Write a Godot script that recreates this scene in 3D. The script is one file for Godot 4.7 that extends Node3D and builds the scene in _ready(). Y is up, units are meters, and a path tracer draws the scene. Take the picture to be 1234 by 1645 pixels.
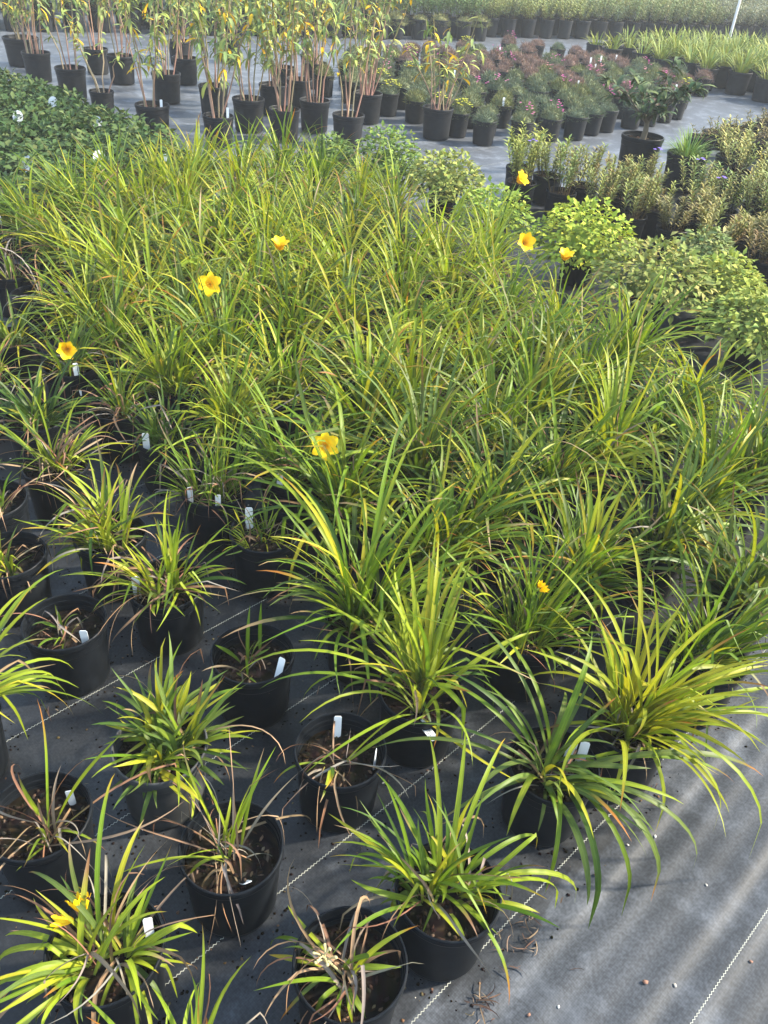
extends Node3D
# A nursery yard: rows of potted daylilies on black woven ground fabric, other potted stock behind.
# Beds are laid out along two directions: ROW (along the stitched lines of the fabric) and BACK (across them, away from the aisle).

const TURN := 0.7505
const ROW := Vector3(0.682, 0, -0.7314)
const BACK := Vector3(-0.7314, 0, -0.682)
const POT_H := 0.193
var rng := RandomNumberGenerator.new()
var noise := FastNoiseLite.new()
var M := {}
var G := {}
var names := {}

# ------------------------------------------------------------------ mesh collecting
class Shape:
	var v := PackedVector3Array()
	var n := PackedVector3Array()
	var c := PackedColorArray()
	var u := PackedVector2Array()
	var i := PackedInt32Array()
	func mesh(m: Material) -> ArrayMesh:
		var a := []
		a.resize(Mesh.ARRAY_MAX)
		a[Mesh.ARRAY_VERTEX] = v
		a[Mesh.ARRAY_NORMAL] = n
		if c.size() == v.size():
			a[Mesh.ARRAY_COLOR] = c
		if u.size() == v.size():
			a[Mesh.ARRAY_TEX_UV] = u
		a[Mesh.ARRAY_INDEX] = i
		var r := ArrayMesh.new()
		r.add_surface_from_arrays(Mesh.PRIMITIVE_TRIANGLES, a)
		r.surface_set_material(0, m)
		return r

func bed(a: float, b: float, y := 0.0) -> Vector3:
	return ROW * a + BACK * b + Vector3(0, y, 0)

func rf(a: float, b: float) -> float:
	return rng.randf_range(a, b)

func vary(c: Color, amount: float) -> Color:
	var k := rf(1.0 - amount, 1.0 + amount)
	return Color(c.r * k * rf(1 - amount * 0.5, 1 + amount * 0.5), c.g * k, c.b * k * rf(1 - amount * 0.5, 1 + amount * 0.5))

# ------------------------------------------------------------------ camera, sky, sun, exposure
func set_view():
	var cam := Camera3D.new()
	cam.name = "camera"
	cam.fov = 63.26
	cam.near = 0.05
	cam.far = 400.0
	cam.position = Vector3(0, 1.70, 0)
	cam.basis = Basis(Vector3.RIGHT, deg_to_rad(-36.6)) * Basis(Vector3.BACK, deg_to_rad(5.0))
	add_child(cam)
	cam.current = true
	var we := WorldEnvironment.new()
	we.name = "environment"
	var e := Environment.new()
	e.background_mode = Environment.BG_SKY
	var s := ProceduralSkyMaterial.new()
	s.sky_top_color = Color(0.62, 0.72, 0.84)
	s.sky_horizon_color = Color(0.90, 0.92, 0.93)
	s.sky_curve = 0.2
	s.ground_bottom_color = Color(0.25, 0.26, 0.27)
	s.ground_horizon_color = Color(0.75, 0.76, 0.76)
	s.sky_energy_multiplier = 1.0
	var sky := Sky.new()
	sky.sky_material = s
	e.sky = sky
	e.background_energy_multiplier = 1.0
	e.tonemap_mode = Environment.TONE_MAPPER_LINEAR
	e.tonemap_exposure = 3.3
	e.sdfgi_enabled = true
	e.ssao_enabled = true
	e.ssil_enabled = true
	e.fog_enabled = true
	e.fog_density = 0.0035
	e.fog_light_color = Color(0.92, 0.93, 0.93)
	we.environment = e
	add_child(we)
	var sun := DirectionalLight3D.new()
	sun.name = "sun"
	sun.light_energy = 1.45
	sun.light_color = Color(1.0, 0.96, 0.88)
	sun.light_angular_distance = 3.0
	sun.shadow_enabled = true
	var to_sun := Vector3(0.92, 0.68, -0.24).normalized()
	sun.look_at_from_position(to_sun * 10.0, Vector3.ZERO, Vector3.UP)
	add_child(sun)

# ------------------------------------------------------------------ materials
func leaf_material(called: String, rough: float, through: float, spec := 0.5) -> StandardMaterial3D:
	var m := StandardMaterial3D.new()
	m.resource_name = called
	m.vertex_color_use_as_albedo = true
	m.roughness = rough
	m.metallic_specular = spec
	m.cull_mode = BaseMaterial3D.CULL_DISABLED
	if through > 0.0:
		m.backlight_enabled = true
		m.backlight = Color(through, through, through * 0.75)
	return m

func plain(called: String, c: Color, rough: float, spec := 0.5) -> StandardMaterial3D:
	var m := StandardMaterial3D.new()
	m.resource_name = called
	m.albedo_color = c.linear_to_srgb()
	m.roughness = rough
	m.metallic_specular = spec
	return m

func noise_texture(seed_: int, freq: float, lo: Color, hi: Color, size := 512, oct := 4) -> NoiseTexture2D:
	var t := NoiseTexture2D.new()
	t.width = size
	t.height = size
	t.seamless = true
	var f := FastNoiseLite.new()
	f.seed = seed_
	f.frequency = freq
	f.fractal_octaves = oct
	t.noise = f
	var g := Gradient.new()
	g.set_color(0, lo.linear_to_srgb())
	g.set_color(1, hi.linear_to_srgb())
	t.color_ramp = g
	return t

# lengthwise veins, a pale midrib and a few flecks, as a tint of the leaf's own colour
func vein_texture(flecks: float) -> ImageTexture:
	var img := Image.create(48, 512, false, Image.FORMAT_RGB8)
	var f := FastNoiseLite.new()
	f.seed = 31
	f.frequency = 0.02
	var f2 := FastNoiseLite.new()
	f2.seed = 47
	f2.frequency = 0.09
	for x in 48:
		var rib := exp(-pow((x - 23.5) / 2.2, 2.0)) * 0.10
		var vein := 0.05 * sin(x * 1.9) + 0.04 * sin(x * 4.3 + 1.0)
		for y in 512:
			var v := 0.84 + rib + vein + 0.10 * f.get_noise_2d(x * 7.0, y * 1.0)
			var k := f2.get_noise_2d(x * 1.4, y * 0.55)
			var c := Color(v, v, v)
			if k > 0.42:
				c = c.lerp(Color(0.85, 0.62, 0.40), clampf((k - 0.42) * 5.0, 0.0, 1.0) * flecks)
			img.set_pixel(x, y, c)
	return ImageTexture.create_from_image(img)

func make_materials():
	M.leaf = leaf_material("daylily_leaf", 0.46, 0.9, 0.32)
	M.dry = leaf_material("dry_leaf", 0.75, 0.4, 0.3)
	M.leaf.albedo_texture = vein_texture(0.8)
	M.dry.albedo_texture = vein_texture(0.4)
	M.foliage = leaf_material("foliage", 0.6, 0.6, 0.22)
	M.mound = leaf_material("mound_foliage", 0.75, 0.3, 0.2)
	M.stem = leaf_material("stem", 0.6, 0.0, 0.4)
	M.petal = leaf_material("petal", 0.5, 0.6, 0.3)
	M.soil = leaf_material("potting_soil", 0.95, 0.0, 0.2)
	for k in 3:
		var lo: Color = [Color(0.004, 0.0052, 0.007), Color(0.009, 0.010, 0.012), Color(0.028, 0.030, 0.032)][k]
		var hi: Color = [Color(0.012, 0.0145, 0.018), Color(0.022, 0.024, 0.028), Color(0.06, 0.062, 0.063)][k]
		var p := StandardMaterial3D.new()
		p.resource_name = ["black_plastic", "dusty_black_plastic", "weathered_grey_plastic"][k]
		p.albedo_texture = noise_texture(11 + k, 0.012, lo, hi)
		p.uv1_triplanar = true
		p.uv1_scale = Vector3(3, 3, 3)
		p.roughness = [0.42, 0.5, 0.65][k]
		p.metallic_specular = [0.2, 0.3, 0.3][k]
		M[["pot", "pot_dusty", "pot_grey"][k]] = p
	M.tag = plain("white_plastic_tag", Color(0.72, 0.73, 0.72), 0.45)
	M.ink = plain("tag_print", Color(0.10, 0.10, 0.11), 0.7)
	M.thread = plain("white_thread", Color(0.36, 0.36, 0.31), 0.9)
	M.pipe = plain("white_pipe", Color(0.7, 0.7, 0.68), 0.4)
	M.pebble = plain("pebble", Color(0.40, 0.36, 0.30), 0.8)
	M.chip = plain("red_chip", Color(0.20, 0.10, 0.065), 0.85)
	M.lite = plain("white_bit", Color(0.6, 0.58, 0.52), 0.8)

# ------------------------------------------------------------------ naming and tagging
func numbered(called: String) -> String:
	if not names.has(called):
		names[called] = 0
		return called
	names[called] += 1
	return "%s_%03d" % [called, names[called]]

func thing(called: String, label: String, category: String, at: Vector3, turn := 0.0, group := "") -> Node3D:
	var o := Node3D.new()
	o.name = numbered(called)
	add_child(o)
	o.position = at
	o.rotation.y = turn
	o.set_meta("label", label)
	o.set_meta("category", category)
	if group != "":
		o.set_meta("group", group)
	return o

func part(called: String, mesh: Mesh, parent: Node3D, at := Vector3.ZERO, turn := 0.0, size := Vector3.ONE) -> MeshInstance3D:
	var o := MeshInstance3D.new()
	o.name = called
	o.mesh = mesh
	parent.add_child(o, true)
	o.position = at
	o.rotation.y = turn
	o.scale = size
	return o

func stuff(called: String, mesh: Mesh, parent: Node3D, at := Vector3.ZERO, turn := 0.0, size := Vector3.ONE) -> MeshInstance3D:
	var o := part(called, mesh, parent, at, turn, size)
	o.set_meta("kind", "stuff")
	return o

func nth(k: int) -> String:
	var w := ["first", "second", "third", "fourth", "fifth", "sixth", "seventh", "eighth", "ninth", "tenth", "eleventh", "twelfth", "thirteenth", "fourteenth", "fifteenth", "sixteenth", "seventeenth", "eighteenth", "nineteenth", "twentieth"]
	if k < 20:
		return w[k]
	var tens: String = ["twenty", "thirty", "forty"][k / 10 - 2 if (k + 1) % 10 != 0 else (k + 1) / 10 - 2]
	if (k + 1) % 10 == 0:
		return ["twentieth", "thirtieth", "fortieth"][(k + 1) / 10 - 2]
	tens = ["twenty", "thirty", "forty"][(k + 1) / 10 - 2]
	return tens + "-" + w[(k + 1) % 10 - 1]

# ------------------------------------------------------------------ shapes
# one strap leaf: a folded, tapering, arching strip. az/th: heading and rise at its base; it bends down by droop along its length
func blade(s: Shape, p: Vector3, az: float, th0: float, L: float, w: float, droop: float, azd: float, rings: int, cb: Color, cm: Color, ct: Color, tf: float, kt := 2.0, ka := 0.0, twist := 0.0, fold := 0.35, floor_y := 0.006):
	var base := s.v.size()
	var ds := L / (rings - 1)
	var q := p
	for k in rings:
		var t := float(k) / (rings - 1)
		var th := th0 - droop * pow(t, 1.5)
		if t > kt:
			th -= ka
		th = maxf(th, -1.45)
		if q.y < 0.02 and th < 0.0:
			th *= clampf((q.y - floor_y) / 0.02, 0.0, 1.0)
		var a2 := az + azd * t * t
		var hd := Vector3(cos(a2), 0, sin(a2))
		var T := hd * cos(th) + Vector3.UP * sin(th)
		var S := Vector3(-sin(a2), 0, cos(a2))
		var N := S.cross(T)
		if twist != 0.0:
			var tw := twist * t
			var S2 := S * cos(tw) + N * sin(tw)
			N = N * cos(tw) - S * sin(tw)
			S = S2
		var g := 0.55 + 0.45 * minf(1.0, t * 4.0)
		var h := maxf(0.0, (t - 0.52) / 0.48)
		var ww := w * 0.5 * g * (1.0 - pow(h, 1.9))
		var fo := fold * (1.0 - 0.6 * t)
		s.v.append(q - S * ww + N * ww * fo)
		s.v.append(q)
		s.v.append(q + S * ww + N * ww * fo)
		s.u.append_array(PackedVector2Array([Vector2(0.02, t * L * 3.0), Vector2(0.5, t * L * 3.0), Vector2(0.98, t * L * 3.0)]))
		s.n.append((N + S * fo).normalized())
		s.n.append(N)
		s.n.append((N - S * fo).normalized())
		var c := cm
		if t < 0.22:
			c = cb.lerp(cm, t / 0.22)
		elif tf > 0.0 and t > 1.0 - tf:
			c = cm.lerp(ct, minf(1.0, (t - 1.0 + tf) / tf * 1.7))
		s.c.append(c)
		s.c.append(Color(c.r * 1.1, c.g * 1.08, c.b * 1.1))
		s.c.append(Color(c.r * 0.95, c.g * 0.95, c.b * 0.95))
		q += T * ds
		if q.y < floor_y:
			q.y = floor_y
		if k > 0:
			var o := base + (k - 1) * 3
			s.i.append_array(PackedInt32Array([o, o + 3, o + 4, o, o + 4, o + 1, o + 1, o + 4, o + 5, o + 1, o + 5, o + 2]))

# a small ovate leaf, slightly cupped: heading T, facing N
func small_leaf(s: Shape, p: Vector3, T: Vector3, N: Vector3, L: float, w: float, c: Color, bend := 0.15):
	var S := T.cross(N).normalized()
	var o := s.v.size()
	var m := p + T * L * 0.45
	s.v.append_array(PackedVector3Array([p, m - S * w * 0.5 + N * w * bend, m, m + S * w * 0.5 + N * w * bend, p + T * L - N * L * bend]))
	s.n.append_array(PackedVector3Array([N, (N + S * bend * 2).normalized(), N, (N - S * bend * 2).normalized(), (N + T * 0.3).normalized()]))
	s.c.append_array(PackedColorArray([c, c, c, c, c]))
	s.i.append_array(PackedInt32Array([o, o + 1, o + 2, o, o + 2, o + 3, o + 1, o + 4, o + 2, o + 2, o + 4, o + 3]))

# a thin needle or grass-like spike: two triangles
func spike(s: Shape, p: Vector3, T: Vector3, L: float, w: float, c: Color, side: Vector3):
	var S := T.cross(side).normalized()
	var N := S.cross(T).normalized()
	var o := s.v.size()
	var m := p + T * L * 0.55
	s.v.append_array(PackedVector3Array([p - S * w * 0.3, m - S * w * 0.5, m + S * w * 0.5, p + S * w * 0.3, p + T * L]))
	s.n.append_array(PackedVector3Array([N, N, N, N, N]))
	s.c.append_array(PackedColorArray([c, c, c, c, c]))
	s.i.append_array(PackedInt32Array([o, o + 1, o + 2, o, o + 2, o + 3, o + 1, o + 4, o + 2]))

func tube(s: Shape, pts: PackedVector3Array, r0: float, r1: float, sides: int, c0: Color, c1: Color):
	var o := s.v.size()
	for k in pts.size():
		var t := float(k) / (pts.size() - 1)
		var d := (pts[mini(k + 1, pts.size() - 1)] - pts[maxi(k - 1, 0)]).normalized()
		var x := d.cross(Vector3(0.31, 0.2, 0.93)).normalized()
		var y := d.cross(x)
		var r := lerpf(r0, r1, t)
		for j in sides:
			var a := TAU * j / sides
			var nn := x * cos(a) + y * sin(a)
			s.v.append(pts[k] + nn * r)
			s.n.append(nn)
			s.c.append(c0.lerp(c1, t))
			if k > 0:
				var j2 := (j + 1) % sides
				var b0 := o + (k - 1) * sides
				var b1 := o + k * sides
				s.i.append_array(PackedInt32Array([b0 + j, b1 + j2, b0 + j2, b0 + j, b1 + j, b1 + j2]))

func lathe(profile: Array, sides: int) -> Shape:
	var s := Shape.new()
	var k := 0
	for seg in profile.size() - 1:
		var p: Vector2 = profile[seg]
		var q: Vector2 = profile[seg + 1]
		var d := (q - p).normalized()
		var nn := Vector2(d.y, -d.x)
		for j in sides + 1:
			var a := TAU * j / sides
			var dir := Vector3(cos(a), 0, sin(a))
			s.v.append(dir * p.x + Vector3.UP * p.y)
			s.v.append(dir * q.x + Vector3.UP * q.y)
			var nv := (dir * nn.x + Vector3.UP * nn.y).normalized()
			s.n.append(nv)
			s.n.append(nv)
			if j < sides:
				var o := k + j * 2
				s.i.append_array(PackedInt32Array([o, o + 3, o + 1, o, o + 2, o + 3]))
		k += (sides + 1) * 2
	return s

func pot_mesh(m: Material, sides := 40) -> ArrayMesh:
	var pr := [Vector2(0.004, 0.002), Vector2(0.080, 0.002), Vector2(0.0855, 0.004), Vector2(0.0872, 0.010), Vector2(0.0952, 0.148), Vector2(0.0972, 0.151), Vector2(0.0986, 0.173),
		Vector2(0.1015, 0.1745), Vector2(0.1026, 0.178), Vector2(0.1026, 0.1885), Vector2(0.1018, 0.1915), Vector2(0.1003, POT_H), Vector2(0.0985, POT_H), Vector2(0.0972, 0.1905), Vector2(0.0962, 0.176), Vector2(0.0948, 0.173),
		Vector2(0.0943, 0.161), Vector2(0.0952, 0.1585), Vector2(0.0940, 0.155), Vector2(0.0928, 0.150), Vector2(0.0895, 0.09)]
	return lathe(pr, sides).mesh(m)

func soil_mesh(chips: int, rough: float) -> ArrayMesh:
	var s := Shape.new()
	var rings := 9
	var sides := 26
	for k in rings:
		var r := 0.0935 * k / (rings - 1)
		for j in sides:
			var a := TAU * j / sides + rf(-0.06, 0.06)
			var p := Vector3(cos(a) * r, rf(-1, 1) * rough + (1.0 - r / 0.0935) * 0.006, sin(a) * r)
			s.v.append(p)
			s.n.append((Vector3.UP + Vector3(rf(-0.4, 0.4), 0, rf(-0.4, 0.4))).normalized())
			var c := vary(Color(0.010, 0.0072, 0.0055), 0.4)
			if rng.randf() < 0.12:
				c = vary(Color(0.022, 0.015, 0.010), 0.3)
			s.c.append(c)
			if k > 0:
				var j2 := (j + 1) % sides
				var b0 := (k - 1) * sides
				var b1 := k * sides
				s.i.append_array(PackedInt32Array([b0 + j, b1 + j, b1 + j2, b0 + j, b1 + j2, b0 + j2]))
	for k in chips:
		var a := rf(0, TAU)
		var r := 0.09 * sqrt(rng.randf())
		var p := Vector3(cos(a) * r, rf(0.000, 0.005), sin(a) * r)
		var c := vary(Color(0.019, 0.013, 0.009), 0.5)
		if rng.randf() < 0.15:
			c = vary(Color(0.12, 0.082, 0.052), 0.3)
		if rng.randf() < 0.03:
			lump(s, p, 0.0018, 0.0016, 0.0014, 0.0, 0.0, Color(0.5, 0.48, 0.44))
		lump(s, p, rf(0.004, 0.011), rf(0.002, 0.004), rf(0.0015, 0.003), rf(0, TAU), rf(-0.5, 0.5), c)
	return s.mesh(M.soil)

# a rough little block (bark chip, crumb, pebble): a six-cornered double pyramid
func lump(s: Shape, p: Vector3, x: float, z: float, y: float, turn: float, tip: float, c: Color):
	var b := Basis(Vector3.UP, turn) * Basis(Vector3.RIGHT, tip)
	var pts := [b * Vector3(x, 0, z * 0.4), b * Vector3(x * 0.2, 0, z), b * Vector3(-x, 0, z * 0.3), b * Vector3(-x * 0.5, 0, -z), b * Vector3(x * 0.6, 0, -z * 0.8)]
	var o := s.v.size()
	for k in 5:
		s.v.append(p + pts[k])
		s.n.append((pts[k] / maxf(x, 0.001) + Vector3.UP * 0.4).normalized())
		s.c.append(c)
	s.v.append(p + b * Vector3(x * 0.1, y, 0))
	s.n.append(b * Vector3.UP)
	s.c.append(c)
	s.v.append(p - b * Vector3(0, y, 0))
	s.n.append(-(b * Vector3.UP))
	s.c.append(c)
	for k in 5:
		var k2 := (k + 1) % 5
		s.i.append_array(PackedInt32Array([o + k, o + k2, o + 5, o + k, o + 6, o + k2]))

func tag_mesh(wide: float, tall: float) -> ArrayMesh:
	var s := Shape.new()
	var outline := [Vector2(-wide * 0.12, -0.05), Vector2(wide * 0.12, -0.05), Vector2(wide * 0.5, 0.0), Vector2(wide * 0.5, tall * 0.93), Vector2(wide * 0.36, tall), Vector2(-wide * 0.36, tall), Vector2(-wide * 0.5, tall * 0.93), Vector2(-wide * 0.5, 0.0)]
	for side in [1.0, -1.0]:
		var o := s.v.size()
		for p in outline:
			s.v.append(Vector3(p.x, p.y, 0.0006 * side + 0.004 * pow((p.y + 0.02) / tall, 2)))
			s.n.append(Vector3(0, 0, side))
		for k in range(1, outline.size() - 1):
			s.i.append_array(PackedInt32Array([o, o + k + 1, o + k] if side > 0 else [o, o + k, o + k + 1]))
	var o2 := s.v.size()
	for k in outline.size():
		var p: Vector2 = outline[k]
		var q: Vector2 = outline[(k + 1) % outline.size()]
		var d := (q - p).normalized()
		for e in [p, q]:
			for side in [1.0, -1.0]:
				s.v.append(Vector3(e.x, e.y, 0.0006 * side + 0.004 * pow((e.y + 0.02) / tall, 2)))
				s.n.append(Vector3(d.y, -d.x, 0))
		s.i.append_array(PackedInt32Array([o2, o2 + 2, o2 + 3, o2, o2 + 3, o2 + 1]))
		o2 += 4
	return s.mesh(M.tag)

func print_mesh(wide: float, tall: float) -> ArrayMesh:
	var s := Shape.new()
	for x in [-0.12, 0.16]:
		var y := tall * 0.25
		while y < tall * (0.86 if x < 0 else 0.6):
			var l := rf(0.002, 0.005)
			var o := s.v.size()
			var x0: float = x * wide - 0.0006
			for p in [Vector2(x0, y), Vector2(x0 + 0.0012, y), Vector2(x0 + 0.0012, y + l), Vector2(x0, y + l)]:
				s.v.append(Vector3(p.x, p.y, 0.0012 + 0.004 * pow((p.y + 0.02) / tall, 2)))
				s.n.append(Vector3(0, 0, 1))
			s.i.append_array(PackedInt32Array([o, o + 2, o + 1, o, o + 3, o + 2]))
			y += l + 0.0022
	return s.mesh(M.ink)

# ------------------------------------------------------------------ ground
func ground_height(a: float, b: float) -> float:
	var k := clampf((0.44 - b) / 0.16, 0.0, 1.0)
	var warp := noise.get_noise_2d(a * 55.0, b * 90.0) * 1.6 + noise.get_noise_2d(a * 22.0 + 300.0, b * 30.0) * 3.0
	var folds := sin(b * 92.0 + warp * 0.7) * 0.6 + sin(b * 63.0 + 1.3 + warp * 0.8) * 0.5
	var strength := clampf(0.75 + noise.get_noise_2d(a * 40.0 + 90.0, b * 60.0) * 0.8, 0.4, 1.1)
	if b < -1.5 or a > 5.0:
		k *= 0.2
	return k * folds * strength * 0.0040 + noise.get_noise_2d(a * 60.0 + 500.0, b * 160.0) * 0.0018 - 0.002

func spread(parts: Array) -> PackedFloat32Array:
	var r := PackedFloat32Array()
	for p in parts:
		var n := int(ceil((p[1] - p[0]) / p[2]))
		for k in n:
			r.append(lerpf(p[0], p[1], float(k) / n))
	r.append(parts[-1][1])
	return r

func fabric_image() -> Image:
	var size := 1024
	var lay := []
	for k in 4:
		var f := FastNoiseLite.new()
		f.seed = 70 + k
		f.fractal_octaves = [4, 3, 2, 4][k]
		f.frequency = [0.006, 0.03, 0.16, 0.014][k]
		lay.append(f.get_seamless_image(size, size).get_data())
	var out := PackedByteArray()
	out.resize(size * size * 3)
	var c0: PackedByteArray = lay[0]
	var c1: PackedByteArray = lay[1]
	var c2: PackedByteArray = lay[2]
	var c3: PackedByteArray = lay[3]
	var weave := PackedFloat32Array()
	for k in size:
		weave.append(4.0 if k % 3 == 0 else (-3.0 if k % 3 == 1 else 0.0))
	for y in size:
		for x in size:
			var p := y * size + x
			var d := float(c0[p]) - 120.0
			var dust := 0.0
			if d > 0:
				dust = minf(d * 0.30, 16.0) * (0.4 + float(c1[p]) / 190.0)
			var g := 78.0 + dust + (float(c2[p]) - 128.0) * 0.14 + (float(c1[p]) - 128.0) * 0.05 + weave[x] + weave[y]
			if c3[p] > 196:
				g += (c3[p] - 196) * 0.5
			g = clampf(g, 34.0, 190.0)
			out[p * 3] = int(g * 0.96)
			out[p * 3 + 1] = int(g)
			out[p * 3 + 2] = int(minf(g * 1.07, 255.0))
	return Image.create_from_data(size, size, false, Image.FORMAT_RGB8, out)

func make_ground():
	var m := StandardMaterial3D.new()
	m.resource_name = "woven_ground_fabric"
	m.albedo_texture = ImageTexture.create_from_image(fabric_image())
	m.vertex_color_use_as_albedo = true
	m.roughness = 0.45
	m.metallic_specular = 0.35
	var s := Shape.new()
	var as_ := spread([[-90.0, -10.0, 10.0], [-10.0, -0.6, 0.6], [-0.6, 3.0, 0.05], [3.0, 12.0, 0.25], [12.0, 30.0, 1.0], [30.0, 150.0, 12.0]])
	var bs := spread([[-90.0, -6.0, 8.0], [-6.0, -0.7, 0.3], [-0.7, 0.45, 0.011], [0.45, 2.2, 0.05], [2.2, 12.0, 0.25], [12.0, 30.0, 1.0], [30.0, 150.0, 12.0]])
	var w := bs.size()
	for a in as_:
		for b in bs:
			var e := 0.02
			var h := ground_height(a, b)
			var ga := (ground_height(a + e, b) - h) / e
			var gb := (ground_height(a, b + 0.006) - h) / 0.006
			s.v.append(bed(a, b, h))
			s.n.append((Vector3.UP - ROW * ga - BACK * gb).normalized())
			s.u.append(Vector2(a / 1.5, b / 1.5))
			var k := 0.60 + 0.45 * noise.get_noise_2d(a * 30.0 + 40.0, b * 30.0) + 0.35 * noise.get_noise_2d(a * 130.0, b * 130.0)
			# aisles dusty, fabric under the stock cleaner; shade and glare also painted in
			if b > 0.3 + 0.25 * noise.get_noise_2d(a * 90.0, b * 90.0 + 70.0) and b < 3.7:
				k *= 0.4  # cleaner fabric, plus shade between the pots put into the colour
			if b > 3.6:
				k *= 6.0  # pale dust, plus glare on the far aisle put into the colour
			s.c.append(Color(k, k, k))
	for x in as_.size() - 1:
		for y in w - 1:
			var o := x * w + y
			s.i.append_array(PackedInt32Array([o, o + w + 1, o + w, o, o + 1, o + w + 1]))
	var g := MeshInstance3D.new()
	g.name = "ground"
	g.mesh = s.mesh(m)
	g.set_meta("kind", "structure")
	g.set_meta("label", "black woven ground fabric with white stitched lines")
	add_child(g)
	# the stitched lines of the fabric: a zigzag thread every 37 cm
	for l in range(-1, 14):
		var b: float = 0.004 + l * 0.3665
		var t := Shape.new()
		var a := -0.3 if b < 2.5 else 1.5
		var far := 3.6 if b < 1.0 else (2.6 if b < 2.5 else 7.0)
		var k := 0
		while a < far:
			var z := 0.0016 if k % 2 == 0 else -0.0016
			var h := ground_height(a, b) + 0.0014
			var o := t.v.size()
			for q in [-0.0008, 0.0008]:
				t.v.append(bed(a, b + z + q + noise.get_noise_1d(a * 40.0 + l * 77.0) * 0.006, h))
				t.n.append(Vector3.UP)
			if k > 0:
				t.i.append_array(PackedInt32Array([o - 2, o - 1, o + 1, o - 2, o + 1, o]))
			a += 0.0042
			k += 1
		part("stitched_line", t.mesh(M.thread), g)

# ------------------------------------------------------------------ daylilies
const GREENS := [Color(0.175, 0.275, 0.022), Color(0.305, 0.385, 0.026), Color(0.070, 0.130, 0.020), Color(0.145, 0.215, 0.045)]
const TIPS := [Color(0.46, 0.32, 0.03), Color(0.42, 0.17, 0.03), Color(0.22, 0.11, 0.05), Color(0.40, 0.27, 0.15)]
const DRIES := [Color(0.33, 0.23, 0.14), Color(0.26, 0.135, 0.08), Color(0.27, 0.235, 0.19), Color(0.29, 0.18, 0.10)]

func daylily_leaves(p: Dictionary, rings: int, apart: bool) -> Array:
	var out := []
	var joined := Shape.new()
	var soil: float = p.get("soil", 0.155)
	var n: int = int(p.n * 1.3) if p.n > 20 else p.n
	# leaves rise in flat fans, several fans to a clump
	var fans := []
	for k in maxi(2, int(n / 11.0)):
		var fa := rf(0, TAU)
		var fr: float = p.get("r", 0.045) * sqrt(rng.randf())
		fans.append([Vector3(cos(fa) * fr, 0, sin(fa) * fr), rf(0, TAU), fa])
	for k in n:
		var s := Shape.new() if apart else joined
		var fan: Array = fans[k % fans.size()]
		var az: float = fan[1] + (PI if rng.randf() < 0.5 else 0.0) + rng.randfn(0.0, 0.38)
		if rng.randf() < 0.35:
			az = fan[2] + rng.randfn(0.0, 0.5)
		if rng.randf() < p.get("lean", 0.0):
			az = p.lean_az + rng.randfn(0.0, 0.55)
		var f := pow(rng.randf(), 0.75)
		var base: Vector3 = fan[0] + Vector3(cos(az) * rf(0.0, 0.012), soil + rf(-0.004, 0.002), sin(az) * rf(0.0, 0.012))
		var th := deg_to_rad(lerpf(p.get("lo", 48.0), p.get("hi", 86.0), f))
		var L: float = lerpf(p.l0 * 0.62, p.l1, pow(rng.randf(), 0.9)) * (0.82 + 0.25 * f)
		var droop: float = rf(p.get("d0", 0.7), p.get("d1", 1.9)) * (1.25 - 0.55 * f)
		var g: Color = GREENS[p.get("hue", 0)]
		var x := rng.randf()
		if x < p.get("mix", 0.3):
			g = GREENS[rng.randi() % 4]
		if rng.randf() < p.get("lime", 0.08):
			g = Color(0.41, 0.42, 0.03)
		g = vary(g, 0.22)
		var tf := 0.0
		var tip: Color = TIPS[rng.randi() % 4]
		if rng.randf() < p.get("tips", 0.3):
			tf = rf(0.06, 0.45)
		var kt := 2.0
		var ka := 0.0
		if rng.randf() < p.get("kink", 0.15):
			kt = rf(0.35, 0.75)
			ka = rf(0.7, 1.7)
		blade(s, base, az, th, L, p.get("w", 0.0125) * rf(0.5, 0.95), droop, rf(-0.85, 0.85), rings, g.lerp(Color(0.30, 0.33, 0.15), 0.45), g, tip, tf, kt, ka, rf(-0.9, 0.9))
		if apart:
			out.append(["leaf", s.mesh(M.leaf)])
	if not apart:
		out.append(["foliage", joined.mesh(M.leaf)])
	joined = Shape.new()
	for k in p.get("dead", 0):
		var s := Shape.new() if apart else joined
		var az := rf(0, TAU)
		if rng.randf() < p.get("dead_lean", 0.0):
			az = p.lean_az + rng.randfn(0.0, 0.5)
		var dp: Vector3 = fans[rng.randi() % fans.size()][0] + Vector3(rf(-0.02, 0.02), soil, rf(-0.02, 0.02))
		var c := vary(DRIES[rng.randi() % 4], 0.2)
		var cb := c
		if rng.randf() < 0.3:
			cb = Color(0.36, 0.32, 0.05)
		var L: float = rf(p.get("dl0", 0.16), p.get("dl1", 0.30))
		var kt := 2.0
		var ka := 0.0
		if rng.randf() < 0.55:
			kt = rf(0.25, 0.8)
			ka = rf(0.6, 2.2)
		blade(s, dp, az, deg_to_rad(rf(p.get("dlo", 15.0), p.get("dhi", 78.0))), L, p.get("dw", 0.0058) * rf(0.45, 1.3), rf(0.5, 3.0), rf(-1.8, 1.8), rings, cb, c, c, 0.0, kt, ka, rf(-3.0, 3.0), 0.7)
		if apart:
			out.append(["dry_leaf", s.mesh(M.dry)])
	if not apart and joined.v.size() > 0:
		out.append(["dry_foliage", joined.mesh(M.dry)])
	return out

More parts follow.
